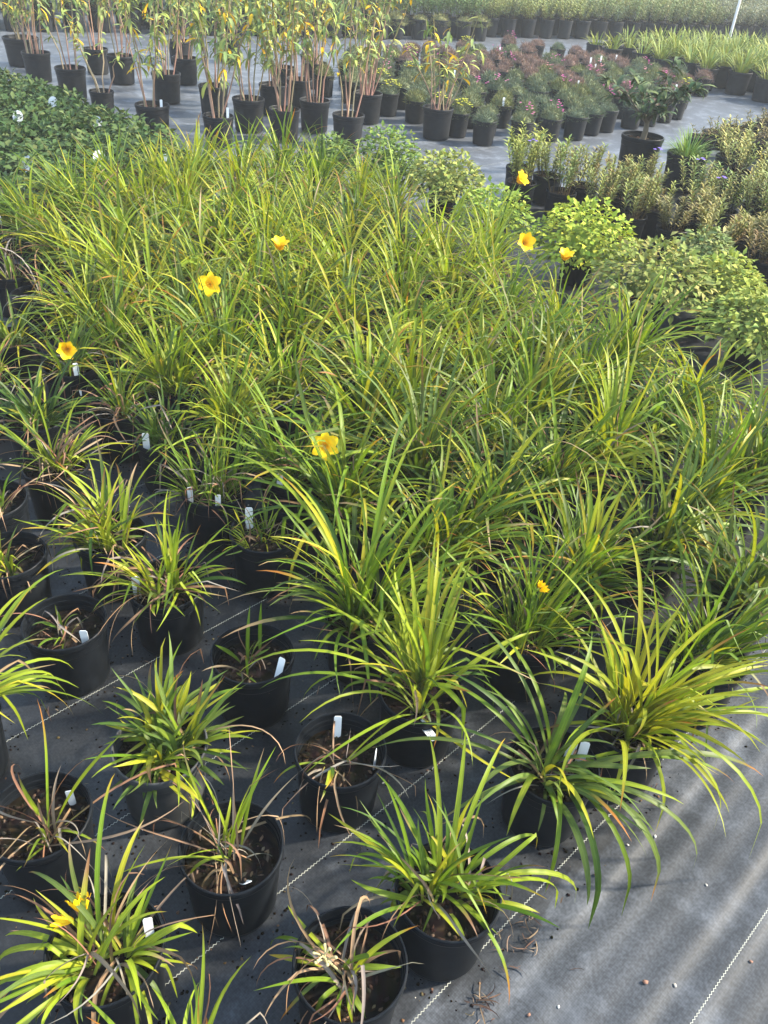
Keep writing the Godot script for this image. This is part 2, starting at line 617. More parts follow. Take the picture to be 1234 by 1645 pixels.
# the longest leaves of the front clumps: where each tip ends (x, y, z), its rise at the base in degrees, width, colour
const LONG := {
	sprawl = [[0.494, 0.020, -0.884, 35, 0.0170, 2], [0.626, 0.020, -0.935, 45, 0.0180, 3], [0.563, 0.020, -0.909, 40, 0.0130, 0], [0.745, 0.030, -1.027, 28, 0.0140, 3], [0.917, 0.150, -1.211, 26, 0.0190, 3], [0.860, 0.120, -1.208, 22, 0.0140, 0], [0.719, 0.160, -1.250, 18, 0.0120, 1], [0.022, 0.200, -1.156, 34, 0.0140, 3], [0.073, 0.220, -1.205, 38, 0.0120, 3], [0.148, 0.300, -1.288, 50, 0.0130, 0], [0.193, 0.360, -1.444, 64, 0.0120, 3], [0.278, 0.360, -1.392, 72, 0.0130, 0], [0.239, 0.260, -1.335, 55, 0.0100, 0], [0.403, 0.020, -0.935, 38, 0.0130, 0]],
	glow = [[0.982, 0.240, -1.474, 30, 0.0170, 4], [1.025, 0.200, -1.440, 24, 0.0160, 1], [1.014, 0.140, -1.378, 24, 0.0140, 1], [0.372, 0.500, -1.507, 80, 0.0120, 1], [0.465, 0.470, -1.483, 84, 0.0140, 4], [0.588, 0.520, -1.606, 88, 0.0150, 4], [0.724, 0.420, -1.490, 75, 0.0140, 4], [0.648, 0.450, -1.447, 80, 0.0160, 4], [0.870, 0.020, -1.054, 48, 0.0140, 1], [0.797, 0.040, -1.104, 44, 0.0120, 1], [0.666, 0.020, -1.096, 40, 0.0140, 1]],
	lime = [[-0.266, 0.300, -1.493, 58, 0.0130, 1], [-0.310, 0.240, -1.288, 54, 0.0120, 1], [-0.255, 0.200, -1.292, 40, 0.0120, 0], [-0.069, 0.100, -1.353, 38, 0.0110, 0], [0.117, 0.440, -1.568, 85, 0.0130, 4], [0.136, 0.470, -1.577, 88, 0.0130, 4], [0.222, 0.450, -1.594, 80, 0.0130, 1]],
	tall = [[-0.455, 0.460, -1.908, 64, 0.0140, 1], [-0.319, 0.460, -1.849, 70, 0.0130, 1], [0.306, 0.360, -1.751, 46, 0.0140, 1], [0.203, 0.420, -1.905, 64, 0.0130, 1], [-0.291, 0.140, -1.742, 48, 0.0120, 3], [-0.385, 0.300, -1.895, 55, 0.0120, 0], [0.119, 0.550, -2.078, 80, 0.0140, 1], [0.039, 0.550, -2.100, 86, 0.0140, 0]],
	spiky = [[0.467, 0.050, -0.922, 28, 0.0140, 1], [0.221, 0.020, -0.766, 30, 0.0100, 1], [0.422, 0.060, -0.904, 32, 0.0130, 1], [0.030, 0.300, -1.019, 68, 0.0120, 0], [0.129, 0.360, -1.074, 82, 0.0120, 1], [0.202, 0.360, -1.095, 86, 0.0130, 1], [0.289, 0.330, -1.109, 74, 0.0120, 1], [0.377, 0.160, -0.997, 40, 0.0120, 0], [-0.008, 0.100, -0.920, 45, 0.0120, 0]],
	sparse = [[-0.265, 0.380, -1.038, 87, 0.0070, 5], [-0.194, 0.340, -1.025, 72, 0.0090, 1], [-0.389, 0.260, -0.907, 58, 0.0080, 5], [-0.072, 0.330, -1.034, 64, 0.0070, 5], [-0.316, 0.120, -0.854, 50, 0.0090, 1], [-0.159, 0.140, -0.910, 40, 0.0070, 5], [-0.320, 0.320, -0.983, 76, 0.0080, 1]],
	blooms = [[-0.462, 0.340, -0.939, 84, 0.0110, 0], [-0.392, 0.300, -0.874, 80, 0.0130, 4], [-0.343, 0.200, -0.844, 50, 0.0070, 5], [-0.335, 0.280, -0.860, 66, 0.0060, 5], [-0.642, 0.160, -0.778, 42, 0.0090, 5], [-0.576, 0.260, -0.776, 80, 0.0120, 3], [-0.616, 0.100, -0.674, 35, 0.0140, 1]],
	shoots = [[-0.303, 0.300, -1.462, 89, 0.0120, 0], [-0.276, 0.310, -1.464, 89, 0.0120, 0]],
	reach = [[-0.781, 0.300, -1.537, 52, 0.0120, 0], [-0.707, 0.100, -1.285, 42, 0.0120, 0], [-0.730, 0.120, -1.304, 48, 0.0130, 1], [-0.755, 0.040, -1.273, 30, 0.0110, 0], [-0.821, 0.300, -1.466, 60, 0.0120, 1], [-0.833, 0.060, -1.217, 40, 0.0120, 0]],
}

# a leaf from the clump's heart whose arch ends at tip (in the plant's own axes)
func long_leaf(o: Node3D, tip: Vector3, rise: float, w: float, hue: int, soil: float):
	var foot := Vector3(tip.x, 0, tip.z).normalized() * rf(0.005, 0.03) + Vector3(rf(-0.015, 0.015), soil, rf(-0.015, 0.015))
	var az := atan2(tip.z - foot.z, tip.x - foot.x)
	var far := Vector2(tip.x - foot.x, tip.z - foot.z).length()
	var th0 := deg_to_rad(rise)
	var lo := -0.3
	var hi := 3.4
	var L := 0.3
	for step in 24:
		var d := (lo + hi) * 0.5
		var x := 0.0
		var y := 0.0
		for k in 11:
			var th := maxf(th0 - d * pow(k / 11.0, 1.5), -1.45)
			x += cos(th) / 11.0
			y += sin(th) / 11.0
		L = clampf(far / maxf(x, 0.05), 0.05, 0.62)
		if soil + y * L > tip.y:
			lo = d
		else:
			hi = d
	var s := Shape.new()
	var dry := hue == 5
	var g: Color = vary(DRIES[rng.randi() % 4], 0.2) if dry else vary(Color(0.43, 0.43, 0.03) if hue == 4 else GREENS[hue], 0.12)
	var tf := 0.0 if dry or rng.randf() < 0.5 else rf(0.05, 0.25)
	blade(s, foot, az, th0, L, w * 0.78, (lo + hi) * 0.5, 0.0, 14, g.lerp(Color(0.30, 0.33, 0.15), 0.0 if dry else 0.45), g, TIPS[rng.randi() % 4], tf, 2.0, 0.0, rf(-0.5, 0.5) if not dry else rf(-3, 3))
	part("dry_leaf" if dry else "leaf", s.mesh(M.dry if dry else M.leaf), o)

func add_tag(o: Node3D, az: float, r := 0.075, lean := 0.2, face := 0.0, size := 1.0, y := 0.165):
	r = minf(r, 0.076) if y < 0.2 else r
	var t := part("plant_tag", G.tag, o, Vector3(cos(az) * r, y, sin(az) * r))
	t.basis = Basis(Vector3.UP, face) * Basis(Vector3.RIGHT, lean) * Basis.from_scale(Vector3.ONE * size)
	part("print", G.tag_print, t)

func daylily(label: String, at: Vector3, p: Dictionary, apart: bool, group: String) -> Node3D:
	var o := thing("potted_daylily", label, "potted daylily", at, 0.0, group)
	part("pot", G[p.get("pot", "pot")], o, Vector3.ZERO, rf(0, TAU))
	var soil: float = p.get("soil", 0.155)
	part("soil", G.soils[rng.randi() % G.soils.size()], o, Vector3(0, soil, 0), rf(0, TAU))
	if p.n > 0:
		for l in daylily_leaves(p, 12 if apart else 9, apart):
			var c := part(l[0], l[1], o)
			if not apart:
				c.set_meta("kind", "stuff")
	for l in LONG.get(p.get("long", ""), []):
		long_leaf(o, Vector3(l[0] - at.x, l[1], l[2] - at.z), l[3], l[4], l[5], soil)
	for t in p.get("tag", []):
		add_tag(o, t[0], t[1], t[2], t[3], t[4] if t.size() > 4 else 1.0, soil + 0.008)
	return o

func scape(o: Node3D, top: Vector3, c := Color(0.13, 0.19, 0.03), r := 0.0028):
	var s := Shape.new()
	var pts := PackedVector3Array()
	var foot := Vector3(top.x * 0.15, 0.15, top.z * 0.15)
	for k in 7:
		var t := k / 6.0
		pts.append(Vector3(lerpf(foot.x, top.x, pow(t, 1.5)), lerpf(foot.y, top.y, t), lerpf(foot.z, top.z, pow(t, 1.5))))
	tube(s, pts, r, r * 0.75, 6, c, c)
	part("flower_stalk", s.mesh(M.stem), o)

# an open trumpet of six petals at top (in the plant's own axes), facing dir
func flower(o: Node3D, top: Vector3, dir: Vector3, size: float, open: float):
	var f := Node3D.new()
	f.name = "flower"
	o.add_child(f, true)
	f.position = top
	var y := dir.normalized()
	var x := y.cross(Vector3(0.3, 0.1, 0.9)).normalized()
	f.basis = Basis(x, y, x.cross(y))
	for k in 6:
		var s := Shape.new()
		var inner := k % 2 == 0
		var rings := 8
		var q := Vector3(0.003, 0, 0)
		for j in rings:
			var t := j / (rings - 1.0)
			var th := lerpf(1.3, lerpf(1.15, -0.2, open), pow(t, 0.8 if open > 0.3 else 1.3))
			var T := Vector3(cos(th), sin(th), 0)
			var N := Vector3(-sin(th), cos(th), 0)
			var ww := size * (0.36 if inner else 0.28) * (0.16 + sin(pow(t, 0.75) * PI * 0.92) * 0.95) * (0.55 if open < 0.3 else 1.0)
			if j == rings - 1:
				ww *= 0.35
			var c := Color(0.88, 0.56, 0.008).lerp(Color(0.90, 0.62, 0.012), rng.randf())
			if t < 0.35:
				c = Color(0.86, 0.50, 0.012)
			for e in [-1.0, 0.0, 1.0]:
				var ruffle := sin(t * 16.0 + e * 2.0 + k) * size * 0.028 * absf(e) * t
				s.v.append(q + Vector3(0, 0, e * ww) + N * (absf(e) * ww * 0.25 + ruffle))
				s.n.append((N - Vector3(0, 0, e * 0.3)).normalized())
				s.c.append(c if e != 0.0 else Color(c.r, c.g * 0.9, c.b))
			q += T * size * 1.2 / rings
			if j > 0:
				var b := (j - 1) * 3
				s.i.append_array(PackedInt32Array([b, b + 3, b + 4, b, b + 4, b + 1, b + 1, b + 4, b + 5, b + 1, b + 5, b + 2]))
		var petal := part("petal", s.mesh(M.petal), f)
		petal.rotation.y = TAU * k / 6.0 + rf(-0.08, 0.08)
	var st := Shape.new()
	for k in 5:
		var a := TAU * k / 5.0
		tube(st, PackedVector3Array([Vector3.ZERO, Vector3(cos(a) * 0.004, size * 0.35, sin(a) * 0.004), Vector3(cos(a) * 0.009, size * 0.6, sin(a) * 0.009)]), 0.0007, 0.001, 4, Color(0.8, 0.5, 0.02), Color(0.7, 0.42, 0.02))
	part("stamens", st.mesh(M.petal), f).set_meta("kind", "stuff")

func bud(o: Node3D, top: Vector3, dir: Vector3, size: float):
	flower(o, top, dir, size, 0.0)
	o.get_child(o.get_child_count() - 1).name = "closed_flower"

func make_near_daylilies():
	var g := "daylilies near the open aisle"
	var o: Node3D
	# row nearest the aisle
	o = daylily("lime daylily at bottom left with closed yellow blooms and dry leaves", Vector3(-0.42, 0, -0.69), {long = "blooms", n = 52, l0 = 0.14, l1 = 0.235, hue = 1, lo = 5.0, hi = 74.0, tips = 0.35, dead = 22, w = 0.012, d0 = 0.8, d1 = 2.0, r = 0.055, tag = [[-0.5, 0.085, -0.3, 0.3]]}, true, g)
	scape(o, Vector3(-0.05, 0.24, -0.02), Color(0.3, 0.32, 0.03))
	bud(o, Vector3(-0.055, 0.235, -0.02), Vector3(-1, 0.0, 0.15), 0.036)
	bud(o, Vector3(-0.045, 0.245, -0.03), Vector3(-0.5, 0.9, -0.4), 0.032)
	bud(o, Vector3(-0.04, 0.24, -0.035), Vector3(-0.2, 0.8, -0.7), 0.028)
	o = daylily("half dried daylily at bottom centre, tan leaves over black pot", Vector3(0.01, 0, -0.70), {n = 16, l0 = 0.10, l1 = 0.22, hue = 0, lo = 15.0, hi = 78.0, tips = 0.3, dead = 34, dl0 = 0.1, dl1 = 0.26, w = 0.014, r = 0.06, soil = 0.148}, true, g)
	dry_stalk(o, Vector3(-0.05, 0.25, 0.02), Color(0.40, 0.33, 0.16))
	o = daylily("spiky green daylily with orange tips in the front row, beside the stitched line", Vector3(0.185, 0, -0.85), {long = "spiky", n = 62, l0 = 0.12, l1 = 0.29, hue = 0, lo = 20.0, hi = 84.0, lime = 0.2, tips = 0.45, dead = 20, w = 0.012, d0 = 0.4, d1 = 1.5, r = 0.055, lean = 0.12, lean_az = 0.5}, true, g)
	o = daylily("sprawling dark green daylily whose long leaves hang over the bare aisle", Vector3(0.42, 0, -1.16), {long = "sprawl", n = 30, l0 = 0.20, l1 = 0.38, hue = 3, lo = 30.0, hi = 82.0, lime = 0.05, tips = 0.18, dead = 10, w = 0.0165, d0 = 0.9, d1 = 2.1, r = 0.045, lean = 0.45, lean_az = 0.75, mix = 0.45, kink = 0.06, tag = [[-0.75, 0.06, -0.15, -0.3, 1.3], [-0.45, 0.09, -0.2, -0.2, 1.25]]}, true, g)
	o = daylily("glowing yellow daylily behind the sprawling one, leaves reaching over the aisle", Vector3(0.62, 0, -1.30), {long = "glow", n = 82, l0 = 0.24, l1 = 0.44, hue = 1, lo = 30.0, hi = 86.0, lime = 0.5, tips = 0.30, dead = 12, w = 0.0145, d0 = 0.5, d1 = 1.5, r = 0.05, lean = 0.35, lean_az = 0.25, mix = 0.2, kink = 0.08}, true, g)
	o = daylily("dense green daylily leaning to the aisle at the right edge, pale leaf bases", Vector3(0.86, 0, -1.54), {n = 85, l0 = 0.24, l1 = 0.42, hue = 0, lo = 22.0, hi = 80.0, tips = 0.25, dead = 8, w = 0.0105, d0 = 0.4, d1 = 1.3, r = 0.05, lean = 0.4, lean_az = -0.3}, true, g)
	# second row
	o = daylily("sparse daylily of thin yellow and tan leaves in wide open pot", Vector3(-0.24, 0, -0.90), {long = "sparse", n = 10, l0 = 0.15, l1 = 0.29, hue = 1, lo = 40.0, hi = 86.0, tips = 0.4, dead = 26, dl0 = 0.1, dl1 = 0.3, dlo = 10.0, dhi = 80.0, dw = 0.0042, w = 0.0085, d0 = 0.2, d1 = 1.6, r = 0.045, soil = 0.148, tag = [[1.0, 0.06, 0.45, 0.5]]}, true, g)
	o = daylily("almost bare pot of bark with dry wisps and two white tags", Vector3(-0.05, 0, -1.15), {n = 5, l0 = 0.10, l1 = 0.24, hue = 1, lo = 15.0, hi = 55.0, tips = 0.7, dead = 20, dl0 = 0.06, dl1 = 0.26, dlo = 5.0, dhi = 55.0, w = 0.010, dw = 0.0045, r = 0.06, soil = 0.146, tag = [[-1.75, 0.07, -0.25, 0.1, 1.05], [0.1, 0.088, -0.1, 1.45]]}, true, g)
	o = daylily("full lime daylily with a white tag lying on its pot rim", Vector3(0.125, 0, -1.34), {long = "lime", n = 64, l0 = 0.20, l1 = 0.42, hue = 1, lo = 22.0, hi = 86.0, lime = 0.22, tips = 0.25, dead = 10, w = 0.0135, d0 = 0.5, d1 = 1.9, r = 0.05, mix = 0.4, lean = 0.15, lean_az = 3.2, tag = [[1.5, 0.10, 1.25, 0.5, 1.2]]}, true, g)
	o = daylily("thick fan of fine dark green leaves behind the glowing yellow daylily", Vector3(0.40, 0, -1.58), {n = 110, l0 = 0.24, l1 = 0.40, hue = 0, lo = 30.0, hi = 86.0, tips = 0.2, dead = 8, w = 0.0095, d0 = 0.3, d1 = 1.2, r = 0.05, lean = 0.3, lean_az = -0.4, mix = 0.2}, true, g)
	closed_pair(o)
	# third row
	o = daylily("sparse daylily in soil-filled pot at the left edge, few dry leaves", Vector3(-0.63, 0, -0.93), {n = 9, l0 = 0.14, l1 = 0.32, hue = 1, lo = 25.0, hi = 86.0, tips = 0.5, dead = 18, dl0 = 0.1, dl1 = 0.34, dhi = 85.0, w = 0.009, r = 0.06, d0 = 0.1, d1 = 1.5, soil = 0.152, tag = [[-0.9, 0.07, 0.0, 0.3, 0.9]]}, true, g)
	o = daylily("bushy rosette of short broad leaves in a weathered grey pot", Vector3(-0.44, 0, -1.12), {n = 120, l0 = 0.13, l1 = 0.235, hue = 3, lo = 8.0, hi = 84.0, lime = 0.2, tips = 0.08, dead = 9, w = 0.0145, d0 = 0.4, d1 = 1.3, r = 0.062, mix = 0.6, pot = "pot_grey", kink = 0.03}, true, g)
	o = daylily("open pot with two upright green shoots tipped orange", Vector3(-0.29, 0, -1.41), {long = "shoots", n = 7, l0 = 0.06, l1 = 0.13, hue = 0, lo = 45.0, hi = 88.0, tips = 0.4, dead = 9, dl0 = 0.06, dl1 = 0.16, w = 0.012, d0 = 0.1, d1 = 1.0, r = 0.03, soil = 0.140, kink = 0.0, tag = [[0.5, 0.082, -0.5, -0.5, 1.1]]}, true, g)
	o = daylily("tall arching green daylily behind the two-shoot pot", Vector3(-0.03, 0, -1.58), {long = "tall", n = 95, l0 = 0.30, l1 = 0.52, hue = 0, lo = 38.0, hi = 87.0, lime = 0.1, tips = 0.2, dead = 10, w = 0.0135, d0 = 0.5, d1 = 1.7, r = 0.05}, true, g)
	# fourth row and on, left side
	o = daylily("long leaved daylily reaching in from the left edge", bed(0.22, 1.45), {long = "reach", n = 40, l0 = 0.24, l1 = 0.40, hue = 1, lo = 15.0, hi = 80.0, tips = 0.25, dead = 10, w = 0.0125, d0 = 0.8, d1 = 2.0, lean = 0.5, lean_az = 0.2}, true, g)
	o = daylily("open pot of bark with one tiny green tuft and a white tag", Vector3(-0.77, 0, -1.46), {n = 11, l0 = 0.05, l1 = 0.12, hue = 0, lo = 25.0, hi = 85.0, tips = 0.2, dead = 12, dl0 = 0.06, dl1 = 0.18, w = 0.008, r = 0.025, soil = 0.143, tag = [[0.55, 0.075, -0.05, 0.1, 1.15]]}, true, g)
	o = daylily("upright lime daylily with pink dry leaves draped over its pot", Vector3(-0.56, 0, -1.63), {n = 62, l0 = 0.17, l1 = 0.30, hue = 1, lo = 35.0, hi = 86.0, lime = 0.12, tips = 0.2, dead = 34, dl0 = 0.18, dl1 = 0.32, dlo = 20.0, dhi = 60.0, dead_lean = 0.5, lean_az = 3.0, w = 0.0115, d0 = 0.3, d1 = 1.5, r = 0.048, tag = [[2.8, 0.085, -0.2, 0.4, 1.2]]}, true, g)
	o = daylily("low tuft of thin shoots with a tall white tag at the pot rim", Vector3(-0.34, 0, -1.89), {n = 44, l0 = 0.05, l1 = 0.14, hue = 1, lo = 15.0, hi = 82.0, tips = 0.1, dead = 10, dl0 = 0.06, dl1 = 0.18, w = 0.006, d0 = 0.2, d1 = 1.2, r = 0.06, soil = 0.160, tag = [[-2.45, 0.07, -0.1, 0.15, 1.35]]}, true, g)
	o = daylily("stubby cut back shoots in a pot at the left edge", Vector3(-1.01, 0, -1.69), {n = 30, l0 = 0.06, l1 = 0.15, hue = 1, lo = 30.0, hi = 86.0, tips = 0.2, dead = 22, dl0 = 0.06, dl1 = 0.2, w = 0.010, d0 = 0.1, d1 = 0.9, r = 0.06, soil = 0.150}, true, g)
	o = daylily("spreading lime daylily with browned leaf tips to the left", Vector3(-0.77, 0, -1.82), {n = 72, l0 = 0.15, l1 = 0.30, hue = 1, lo = 20.0, hi = 84.0, lime = 0.14, tips = 0.4, dead = 34, w = 0.0115, d0 = 0.5, d1 = 1.6, r = 0.055, lean = 0.25, lean_az = 3.1, dead_lean = 0.5}, true, g)
	o = daylily("tuft of narrow grassy leaves with a small tag at its pot rim", Vector3(-0.53, 0, -2.08), {n = 95, l0 = 0.14, l1 = 0.30, hue = 0, lo = 25.0, hi = 86.0, tips = 0.25, dead = 28, w = 0.0075, d0 = 0.4, d1 = 1.4, r = 0.065, tag = [[1.2, 0.09, -0.2, 0.1], [2.6, 0.09, -0.1, 0.4]]}, true, g)
	o = daylily("broad green daylily with a grey tag behind the low tuft", Vector3(-0.31, 0, -2.21), {n = 85, l0 = 0.26, l1 = 0.46, hue = 0, lo = 30.0, hi = 84.0, tips = 0.2, dead = 14, w = 0.0125, d0 = 0.6, d1 = 1.8, tag = [[1.9, 0.092, -0.1, 0.1, 1.2]]}, true, g)
	o = daylily("wispy yellow daylily on the left with curled tan leaves", Vector3(-1.04, 0, -2.13), {n = 40, l0 = 0.15, l1 = 0.32, hue = 1, lo = 25.0, hi = 84.0, tips = 0.4, dead = 34, w = 0.0105, d0 = 0.4, d1 = 1.8}, true, g)
	o = daylily("short dark green rosette with a white tag at its left", Vector3(-0.75, 0, -2.35), {n = 70, l0 = 0.12, l1 = 0.26, hue = 2, lo = 12.0, hi = 75.0, lime = 0.02, tips = 0.06, dead = 12, w = 0.011, d0 = 0.4, d1 = 1.4, mix = 0.2, tag = [[2.3, 0.085, -0.15, 0.3, 1.3]]}, true, g)
	o = daylily("thin brown and green daylily in a dark pot left of centre", Vector3(-0.96, 0, -2.52), {n = 34, l0 = 0.16, l1 = 0.32, hue = 0, lo = 30.0, hi = 84.0, tips = 0.4, dead = 36, w = 0.009, d0 = 0.3, d1 = 1.6}, true, g)
	o = daylily("dark green drooping daylily on the left edge", bed(0.93, 2.52), {n = 80, l0 = 0.16, l1 = 0.32, hue = 2, lo = 15.0, hi = 76.0, lime = 0.02, tips = 0.08, dead = 14, w = 0.012, d0 = 0.6, d1 = 1.6, mix = 0.3}, true, g)
	o = daylily("green daylily with one orange bloom and a white tag at the left edge", bed(1.20, 2.80), {n = 60, l0 = 0.18, l1 = 0.34, hue = 0, lo = 20.0, hi = 82.0, tips = 0.3, dead = 34, w = 0.012, d0 = 0.5, d1 = 1.7, tag = [[0.9, 0.08, -0.4, 0.5, 1.2]]}, true, g)
	var c := o.position
	scape(o, Vector3(-1.165, 0.33, -2.645) - Vector3(c.x, 0, c.z))
	flower(o, Vector3(-1.165, 0.33, -2.645) - Vector3(c.x, 0, c.z), Vector3(0.3, 0.3, 0.9), 0.05, 0.5)
	o = daylily("shaded green daylily beside the bare strip at the left edge", bed(1.13, 3.14), {n = 60, l0 = 0.16, l1 = 0.34, hue = 3, lo = 20.0, hi = 82.0, tips = 0.2, dead = 14, w = 0.012, d0 = 0.6, d1 = 1.8}, true, g)
	o = daylily("dark empty looking pot farther back at the left edge", bed(1.12, 3.48), {n = 6, l0 = 0.08, l1 = 0.2, hue = 0, dead = 8, w = 0.009}, true, g)
	o = daylily("yellowing daylily cut by the left edge above the dim pot", bed(0.90, 2.86), {n = 45, l0 = 0.16, l1 = 0.32, hue = 1, lo = 20.0, hi = 82.0, tips = 0.4, dead = 16, w = 0.012, d0 = 0.6, d1 = 1.8}, true, g)
	o = daylily("dim pot of dry wisps cut by the left edge", bed(0.62, 2.16), {n = 10, l0 = 0.1, l1 = 0.2, hue = 0, dead = 16, w = 0.009}, true, g)
	o = daylily("arching daylily whose leaf tips show at the bottom edge", bed(0.20, 0.46), {n = 40, l0 = 0.18, l1 = 0.30, hue = 1, lo = 30.0, hi = 86.0, tips = 0.3, dead = 14, w = 0.0125, d0 = 0.4, d1 = 1.6}, true, g)
	dry_stalk(o, Vector3(0.115, 0.24, -0.10), Color(0.46, 0.40, 0.33))

func closed_pair(o: Node3D):
	scape(o, Vector3(0.0, 0.36, 0.03))
	bud(o, Vector3(0.0, 0.35, 0.03), Vector3(0.6, 0.7, 0.3), 0.022)
	bud(o, Vector3(-0.005, 0.36, 0.03), Vector3(0.2, 0.9, 0.2), 0.02)

# a spent flower stalk with dried side twigs
func dry_stalk(o: Node3D, top: Vector3, c: Color):
	var s := Shape.new()
	var foot := Vector3(top.x * 0.2, 0.15, top.z * 0.2)
	tube(s, PackedVector3Array([foot, foot.lerp(top, 0.5) + Vector3(0.006, 0, 0.004), top]), 0.0026, 0.002, 6, c, c)
	var d := (top - foot).normalized()
	for k in 7:
		var p := foot.lerp(top, 0.78 + 0.03 * k)
		var a := k * 2.4
		var q := p + (d * 0.6 + Vector3(cos(a), 0.1, sin(a)) * 0.8).normalized() * rf(0.012, 0.026)
		tube(s, PackedVector3Array([p, p.lerp(q, 0.6) + Vector3(0, 0.003, 0), q]), 0.0014, 0.0020, 5, c, c)
		lump(s, q, 0.004, 0.003, 0.003, a, 0.4, c)
	part("dry_flower_stalk", s.mesh(M.stem), o).set_meta("kind", "stuff")

func make_daylily_block():
	var g := "daylilies massed in the middle bed"
	var taken := [Vector2(1.43, 0.78), Vector2(1.37, 0.44), Vector2(1.67, 0.43), Vector2(1.41, 1.74)]
	var shades := ["bright lime", "green", "dark green", "blue green"]
	var row := 0
	var b := 0.45
	var lone := daylily("lone daylily with one yellow bloom among the leafy mounds", bed(3.66, 2.80), {n = 90, l0 = 0.2, l1 = 0.46, hue = 1, lo = 25.0, hi = 86.0, tips = 0.3, dead = 10, dl1 = 0.4, w = 0.012, d0 = 0.6, d1 = 2.0}, false, g)
	var lt := Vector3(0.56 - lone.position.x, 0.5, -4.70 - lone.position.z)
	scape(lone, lt - Vector3(0.004, 0.01, 0.004))
	flower(lone, lt, Vector3(0.6, 0.6, 0.4), 0.062, 0.6)
	while b < 4.6:
		var col := 0
		var a := 1.42
		while a < 3.75:
			var near := false
			for t in taken:
				if t.distance_to(Vector2(a, b)) < 0.2:
					near = true
			var at := bed(a + rf(-0.035, 0.035), b + rf(-0.035, 0.035))
			var off := at.x / maxf(0.1, -at.z) > 0.62 or at.x / -at.z < -0.66
			if a > 3.2 and b < 2.3 or a > 3.5 and b < 3.2:
				off = true
			if not near and not off:
				var hue: int = [0, 1, 0, 3, 1, 0, 2][rng.randi() % 7]
				if a > 2.6 and rng.randf() < 0.35:
					hue = 1
				var p := {n = rng.randi_range(105, 145), l0 = 0.20, l1 = rf(0.40, 0.54), hue = hue, lo = rf(22, 36), hi = 86.0, lime = rf(0.06, 0.3), tips = rf(0.15, 0.4), dead = rng.randi_range(6, 18), dl0 = 0.2, dl1 = 0.42, w = rf(0.0115, 0.0165), d0 = 0.7, d1 = rf(1.6, 2.6), r = 0.05, mix = rf(0.15, 0.5), lean = rf(0.0, 0.3), lean_az = rf(0, TAU), dhi = 85.0}
				if a < 1.6 and b > 3.3:
					p.n = 8
					p.l1 = 0.3
				if a < 1.6 and b > 2.0 and b < 3.3:
					p.l1 = 0.42
				if a > 1.5 and a < 2.3 and b > 3.0:
					p.lean = 0.4
					p.lean_az = PI
				if rng.randf() < 0.12:
					p.tag = [[1.5, 0.09, -0.2, 0.2, 1.2]]
				var look: String = "nearly empty pot of wisps" if p.n < 20 else "%s daylily with %s leaves" % [["mid green", "lime", "dark green", "grey green"][hue], "broad" if p.w > 0.0115 else "fine"]
				var o := daylily("%s, %s row from the aisle, %s pot along" % [look, nth(row), nth(col)], at, p, false, g)
				for f in [[Vector3(-0.71, 0.5, -2.92), Vector3(0.15, 0.45, 0.9), 0.052, 1.0], [Vector3(-0.52, 0.5, -3.34), Vector3(0.15, 1.0, 0.15), 0.055, 0.45], [Vector3(0.51, 0.5, -3.69), Vector3(0.2, 0.5, 0.8), 0.06, 0.6], [Vector3(0.67, 0.5, -3.52), Vector3(0.1, 0.9, 0.2), 0.05, 0.5], [Vector3(-0.19, 0.38, -2.08), Vector3(0.05, 0.5, 0.85), 0.052, 0.95]]:
					var fp: Vector3 = f[0]
					if Vector2(fp.x - at.x, fp.z - at.z).length() < 0.19 and not G.has(fp):
						G[fp] = true
						var top := Vector3(fp.x - at.x, fp.y, fp.z - at.z)
						scape(o, top - f[1].normalized() * 0.01)
						flower(o, top, f[1], f[2], f[3])
			a += 0.305
			col += 1
		b += 0.335
		row += 1

# ------------------------------------------------------------------ other stock
func dome_point() -> Vector3:
	var z := rf(-0.25, 1.0)
	var a := rf(0, TAU)
	var r := sqrt(1.0 - z * z)
	return Vector3(cos(a) * r, z, sin(a) * r)

func core(s: Shape, c: Vector3, r: Vector3, col: Color, sides := 14, rings := 7):
	var o := s.v.size()
	for k in rings:
		var th := lerpf(-0.35, PI / 2, float(k) / (rings - 1))
		for j in sides:
			var a := TAU * j / sides
			var d := Vector3(cos(a) * cos(th), sin(th), sin(a) * cos(th))
			s.v.append(c + d * r * (rf(0.92, 1.04) + 0.16 * noise.get_noise_3d(d.x * 120.0 + r.x * 5000.0, d.y * 120.0, d.z * 120.0 + s.v.size() * 0.0)))
			s.n.append(d)
			s.c.append(vary(col, 0.2))
			if k > 0:
				var j2 := (j + 1) % sides
				var b0 := o + (k - 1) * sides
				var b1 := o + k * sides
				s.i.append_array(PackedInt32Array([b0 + j, b0 + j2, b1 + j2, b0 + j, b1 + j2, b1 + j]))

# cushion of needle leaves
func cushion(col: Color, rx: float, ry: float, n: int) -> ArrayMesh:
	var s := Shape.new()
	core(s, Vector3(0, 0, 0), Vector3(rx, ry, rx) * 0.74, col, 14, 7)
	for k in n:
		var d := dome_point()
		var p := Vector3(d.x * rx, d.y * ry, d.z * rx) * rf(0.66, 0.92)
		var T := (d + Vector3(rf(-0.6, 0.6), rf(-0.1, 0.7), rf(-0.6, 0.6))).normalized()
		spike(s, p, T, rf(0.022, 0.048) * (2.2 if rng.randf() < 0.06 else 1.0), 0.0042, vary(col, 0.35), Vector3(rf(-1, 1), rf(-1, 1), rf(-1, 1)))
	return s.mesh(M.mound)

